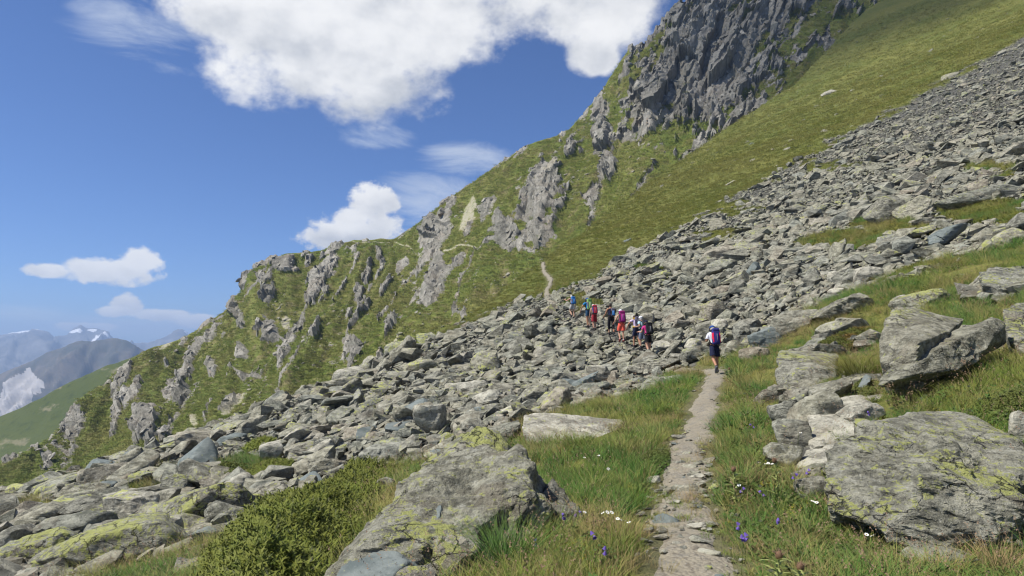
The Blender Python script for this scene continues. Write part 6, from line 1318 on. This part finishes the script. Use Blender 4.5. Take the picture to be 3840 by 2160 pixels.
    if 'hat' in o:
        x_ = np.array([1.0, 0, 0]); m = np.stack([x_, hf, hu], 1); d, fc = ico(4); up_ = d[:, 2] > -0.12; ff = fc[up_[fc].all(1)]; us, inv = np.unique(ff, return_inverse=True); cv = d[us] * np.array([0.105, 0.122, 0.10]); cf = inv.reshape(-1, 3)
        hat = empty('cap'); hat.parent = root; link('crown', np_mesh('crown', cv @ m.T + hc + hu * 0.042 + hf * 0.004, cf), o['hat'], hat)
        a = np.linspace(-1.25, 1.25, 15); r0 = np.stack([0.104 * np.sin(a), 0.12 * np.cos(a), np.zeros(15)], -1); r1 = np.stack([0.115 * np.sin(a), 0.12 * np.cos(a) + 0.085 * np.cos(a * 1.1).clip(0, 1), np.full(15, -0.02)], -1); bvv = np.r_[r0, r1, r0 - [0, 0, 0.008], r1 - [0, 0, 0.008]]; q = np.arange(14)
        bff = np.r_[np.stack([q, q + 1, q + 16, q + 15], -1), np.stack([q + 30, q + 45, q + 46, q + 31], -1), np.stack([q + 15, q + 16, q + 46, q + 45], -1)]; link('brim', np_mesh('brim', (bvv + [0, 0, 0.032]) @ m.T + hc, bff), o['hat'], hat)
    # backpack: stands on its own as a thing worn by the hiker
    pk = o['pack']; up, fw = J['up'], J['fw']; base = J['pelvis'] + up * 0.06 - fw * (0.125 * build); M_ = np.stack([np.array([1.0, 0, 0]), fw, up], 1); PH = pk.get('h', 0.50); PW = pk.get('w', 0.30); PD = pk.get('d', 0.20)
    bp = empty('backpack', g, yaw, label=pk['label'], category='backpack', group='backpacks worn by the hikers'); bp.scale = (s, s, s)
    def pp(name, box, at, mat, par=bp, rot=None):
        w, fc = box
        if rot is not None: w = w @ rot.T
        return link(name, np_mesh(name, (w + np.asarray(at)) @ M_.T + base, fc), mat, par)
    pp('main_bag', rbox(PW, PD, PH, 0.055, 4, 0.90), (pk.get('shift', 0), -PD / 2 - 0.01, PH / 2), pk['main'])
    pp('lid', rbox(PW * 0.92, PD * 1.04, PH * 0.20, 0.04, 3, 0.86), (pk.get('shift', 0), -PD / 2 - 0.012, PH * 0.99), pk.get('lid', pk['main']))
    pp('front_pocket', rbox(PW * pk.get('fw', 0.56), 0.05, PH * pk.get('fh', 0.62), 0.022, 3, 0.85), (pk.get('shift', 0), -PD - 0.02, PH * 0.40), pk['front'])
    for q in (-1, 1):
        pp('side_panel', rbox(PW * 0.17, PD * 0.86, PH * 0.66, 0.022, 3, 0.9), (pk.get('shift', 0) + q * PW * 0.40, -PD * 0.62, PH * 0.44), pk.get('side', pk['main']))
        sx = q * 0.085; pts = np.array([(sx, -0.03, PH * 0.92), (sx, 0.04, PH * 1.03), (sx * 1.05, 0.17, PH * 0.98), (sx * 1.25, 0.245, PH * 0.72), (sx * 1.6, 0.20, PH * 0.35), (sx * 1.75, 0.05, PH * 0.15), (sx * 1.6, -0.03, PH * 0.10)]); tv, tf = tube(pts, 0.022, 0.018, 6); pp('shoulder_strap', (tv, tf), (0, 0, 0), pk.get('strap', CL['black']))
    a = np.linspace(0.35, 2 * math.pi - 0.35, 20); pts = np.stack([0.172 * build * np.sin(a), -0.16 * np.cos(a) * build + 0.12, np.full(20, 0.06)], -1); pp('hip_belt', tube(pts, 0.020, 0.020, 6), (0, 0, 0), pk.get('strap', CL['black']))
    pp('zip', rbox(0.014, 0.02, PH * 0.46, 0.004, 1), (pk.get('shift', 0), -PD - 0.045, PH * 0.45), pk.get('zip', CL['grey']))
    # trekking poles
    for k, tip in o.get('poles', {}).items():
        h = J[k + '_hand']; hw = np.array(h) + J[k + '_hd'] * 0.0; c, sn = math.cos(yaw), math.sin(yaw); toW = lambda q: g + s * np.array([q[0] * c - q[1] * sn, q[0] * sn + q[1] * c, q[2]])
        A = toW(hw + np.array([0, 0.02, 0.07])); t_ = toW(np.array([h[0] + tip[0], h[1] + tip[1], 0])); t_[2] = float(height(t_[0], t_[1])) + 0.03; po = empty('trekking_pole', t_, label=o['polelab'][k], category='trekking pole', group='trekking poles'); A = A - t_; T = np.zeros(3)
        link('shaft', np_mesh('shaft', *tube([T, A * 0.5, A * 0.88], 0.007, 0.010, 6)), o.get('polemat', M_METAL), po); link('grip', np_mesh('grip', *tube([A * 0.87, A * 0.93, A], 0.017, 0.020, 7)), CL['black'], po); link('basket', np_mesh('basket', *tube([A * 0.05, A * 0.058], 0.028, 0.028, 8)), CL['black'], po)
    return root
def build_people():
    C = CL
    hiker(8, R(4), dict(lean=9, nod=34, l_thigh=-16, l_knee=34, r_thigh=4, r_knee=6, l_arm=(4, 15, 85), r_arm=(4, 15, 85), l_out=-0.45, r_out=-0.45), dict(skin=0, shirt=C['white'], pants=C['navy'], short=0.72, loose=0.045, sleeve=0.72, hat=C['capblue'], hair=HAIR['grey'], socks=C['darkgrey'], sockt=0.82, boots=cloth('grey_boot', (0.10, 0.10, 0.11)),
          pack=dict(label='dark blue backpack with red side panels on the nearest hiker', main=C['indigo'], lid=C['indigo'], front=C['indigo'], side=C['brightred'], h=0.56, w=0.29, d=0.20, fw=0.46, zip=C['grey'])), 'nearest hiker in white T-shirt, navy shorts and blue cap walking away on the path', 1.06)
    # red lower half of the nearest pack
    hiker(7, R(14), dict(lean=14, nod=20, l_thigh=-10, l_knee=22, r_thigh=8, r_knee=8, l_arm=(14, 16, 70), r_arm=(8, 14, 50)), dict(skin=1, shirt=C['magenta'], pants=C['black'], short=0.60, loose=0.03, sleeve=0.5, hat=C['navy'], hair=HAIR['brown'], socks=C['pink'], sockt=0.84,
          pack=dict(label='black backpack on the hiker in magenta', main=C['black'], front=C['darkgrey'], h=0.54, w=0.33, zip=C['grey'])), 'hiker in magenta T-shirt, black shorts and navy cap, last of the group', 1.08)
    hiker(6, R(22), dict(lean=10, nod=18, l_thigh=10, l_knee=14, r_thigh=-12, r_knee=14, l_arm=(-38, 12, 70), r_arm=(0, 10, 30)), dict(skin=1, shirt=C['lightblue'], pants=C['greyblue'], short=0.86, loose=0.04, sleeve=0.6, hat=C['white'], hair=HAIR['grey'], socks=C['darkgrey'],
          pack=dict(label='slim black backpack on the hiker in pale blue with hands behind', main=C['darkgrey'], front=C['black'], h=0.48, w=0.24, d=0.15, shift=0.04)), 'hiker in pale blue shirt and grey shorts with white cap, hand held behind the back')
    hiker(5, R(20), dict(lean=12, nod=10, l_thigh=8, l_knee=8, r_thigh=-10, r_knee=12, l_arm=(0, 48, 20), r_arm=(6, 10, 30), l_out=-0.35), dict(skin=0, shirt=C['lilac'], pants=C['navy'], short=0.74, loose=0.03, sleeve=0.55, hair=HAIR['brown'], socks=C['pink'], sockt=0.88, poles={'l': (-0.05, -0.35), 'r': (0.12, -0.2)}, polelab={'l': 'dark trekking pole held out by the hiker in lilac', 'r': 'thin trekking pole right of the hiker in lilac'}, polemat=C['darkgrey'],
          pack=dict(label='grey backpack with yellow belt straps on the hiker in lilac', main=C['packgrey'], front=C['packgrey'], side=C['packdark'], h=0.54, w=0.30, strap=C['yellow'], shift=0.03)), 'brown-haired hiker in lilac T-shirt and navy shorts with arm held out')
    hiker(4, R(8), dict(lean=10, nod=14, l_thigh=18, l_knee=44, r_thigh=-2, r_knee=6, l_arm=(4, 22, 40), r_arm=(4, 16, 40)), dict(skin=1, shirt=C['packdark'], pants=C['coral'], short=0.72, loose=0.05, sleeve=0.0, hat=C['white'], hair=HAIR['brown'], socks=C['white'], sockt=0.86, boots=cloth('red_shoe', (0.30, 0.07, 0.05)), poles={'r': (0.02, -0.15)}, polelab={'r': 'dark trekking pole right of the hiker in coral shorts'}, polemat=C['darkgrey'],
          pack=dict(label='plum-purple backpack on the hiker in coral shorts', main=C['packplum'], front=cloth('cloth_violet', (0.38, 0.03, 0.24)), side=C['packdark'], h=0.58, w=0.36)), 'hiker in bright coral shorts, white cap and purple pack', 1.05)
    hiker(3, R(10), dict(lean=8, nod=8, l_thigh=10, l_knee=10, r_thigh=-10, r_knee=12, l_arm=(14, 16, 35), r_arm=(6, 14, 40)), dict(skin=0, shirt=C['navy'], pants=C['black'], short=1.42, loose=0.012, sleeve=0.0, hair=HAIR['dark'], socks=C['black'], sockt=0.8, poles={'l': (0.06, -0.25), 'r': (0.04, -0.2)}, polelab={'l': 'silver trekking pole of the hiker in black trousers', 'r': 'dark trekking pole behind the hiker in black trousers'},
          pack=dict(label='small blue and grey backpack on the hiker in black', main=C['packgrey'], front=cloth('cloth_azure', (0.03, 0.25, 0.62)), side=C['black'], h=0.40, w=0.24, d=0.15, shift=0.07)), 'dark-haired hiker in black top and black three-quarter trousers')
    hiker(2, R(12), dict(lean=14, nod=12, l_thigh=-8, l_knee=10, r_thigh=8, r_knee=14, l_arm=(0, 10, 16), r_arm=(6, 16, 40)), dict(skin=1, shirt=C['grey'], pants=C['red'], short=0.86, loose=0.04, sleeve=0.0, hair=HAIR['white'], socks=C['black'], sockt=0.82, poles={'l': (0.02, -0.1)}, polelab={'l': 'pale trekking pole beside the hiker in dark red shorts'},
          pack=dict(label='red backpack with a blue flank on the white-haired hiker in red shorts', main=C['packdark'], front=C['packred'], side=C['indigo'], lid=C['packred'], h=0.54, w=0.34, fw=0.72, fh=0.8)), 'white-haired hiker in dark red knee shorts and grey top', 1.06)
    hiker(1, R(20), dict(lean=9, nod=8, l_thigh=-4, l_knee=6, r_thigh=8, r_knee=12, l_arm=(4, 40, 20), r_arm=(8, 14, 40), l_out=-0.3), dict(skin=0, shirt=C['blue'], pants=C['teal'], short=0.62, loose=0.03, sleeve=0.62, hat=C['capblue'], hair=HAIR['grey'], socks=C['lightgrey'], sockt=0.9, poles={'l': (-0.05, -0.25), 'r': (0.1, -0.15)}, polelab={'l': 'dark trekking pole left of the hiker with the green pack', 'r': 'pale trekking pole between the green and the red pack'}, polemat=C['darkgrey'],
          pack=dict(label='tall green backpack on the hiker in blue shirt', main=C['packgreen'], front=cloth('cloth_leaf', (0.28, 0.48, 0.14)), side=C['packgrey'], h=0.60, w=0.30)), 'hiker in blue shirt and dark shorts with a green backpack')
    hiker(0, R(26), dict(lean=10, nod=4, l_thigh=22, l_knee=60, r_thigh=-4, r_knee=8, l_arm=(52, 26, 60), r_arm=(-14, 16, 20)), dict(skin=1, shirt=C['grey'], pants=C['lightgrey'], short=0.62, loose=0.05, sleeve=0.0, hair=HAIR['white'], socks=C['black'], sockt=0.93, poles={'l': (-0.12, -0.25), 'r': (0.12, -0.2)}, polelab={'l': 'trekking pole raised by the leading hiker', 'r': 'trekking pole trailing behind the leading hiker'}, polemat=C['black'],
          pack=dict(label='bright blue backpack on the leading hiker', main=C['packblue'], front=cloth('cloth_sky', (0.03, 0.24, 0.60)), side=C['packgrey'], lid=C['packblue'], h=0.50, w=0.34)), 'white-haired leading hiker in light grey shorts holding up a trekking pole')
build_people()
# ------------------------------------------------------------------ haze: one box of even, thin air around everything
def build_haze():
    x0, x1, y0, y1, z0, z1 = -16000, 16000, -16000, 16000, -1501.0, 480.0
    me = bpy.data.meshes.new('haze')
    me.from_pydata([(x, y, z) for z in (z0, z1) for y in (y0, y1) for x in (x0, x1)], [], [(0, 2, 3, 1), (4, 5, 7, 6), (0, 1, 5, 4), (2, 6, 7, 3), (0, 4, 6, 2), (1, 3, 7, 5)])
    m = bpy.data.materials.new('haze_air'); m.use_nodes = True; t = m.node_tree; t.nodes.clear()
    out = t.nodes.new('ShaderNodeOutputMaterial'); v = t.nodes.new('ShaderNodeVolumePrincipled')
    v.inputs['Color'].default_value = (0.48, 0.67, 1.0, 1); v.inputs['Density'].default_value = HAZE; v.inputs['Anisotropy'].default_value = 0.2
    t.links.new(v.outputs[0], out.inputs['Volume'])
    link('haze', me, m, kind='stuff')
# ------------------------------------------------------------------ a fair-weather cloud overhead whose shade lies on the cliffs
def build_cloud():
    d, f = ico(5); r = 1 + 0.35 * fbm(d * 2.2, 4, seed=311); v = d * r[:, None] * np.array([180.0, 130.0, 60.0]); c = np.array([240.0, 325.0, 180.0]) + 1500 * np.array(sun_dir)
    m = bpy.data.materials.new('cloud_vapour'); m.use_nodes = True; t = m.node_tree; t.nodes.clear(); out = t.nodes.new('ShaderNodeOutputMaterial'); q = t.nodes.new('ShaderNodeVolumePrincipled')
    q.inputs['Color'].default_value = (1, 1, 1, 1); q.inputs['Density'].default_value = 0.009; t.links.new(q.outputs[0], out.inputs['Volume'])
    o = link('cloud', np_mesh('cloud', v, f), m, label='white cumulus cloud overhead shading the cliffs', category='cloud'); o.location = c
build_cloud()
HAZE = 1.2e-4
build_haze()
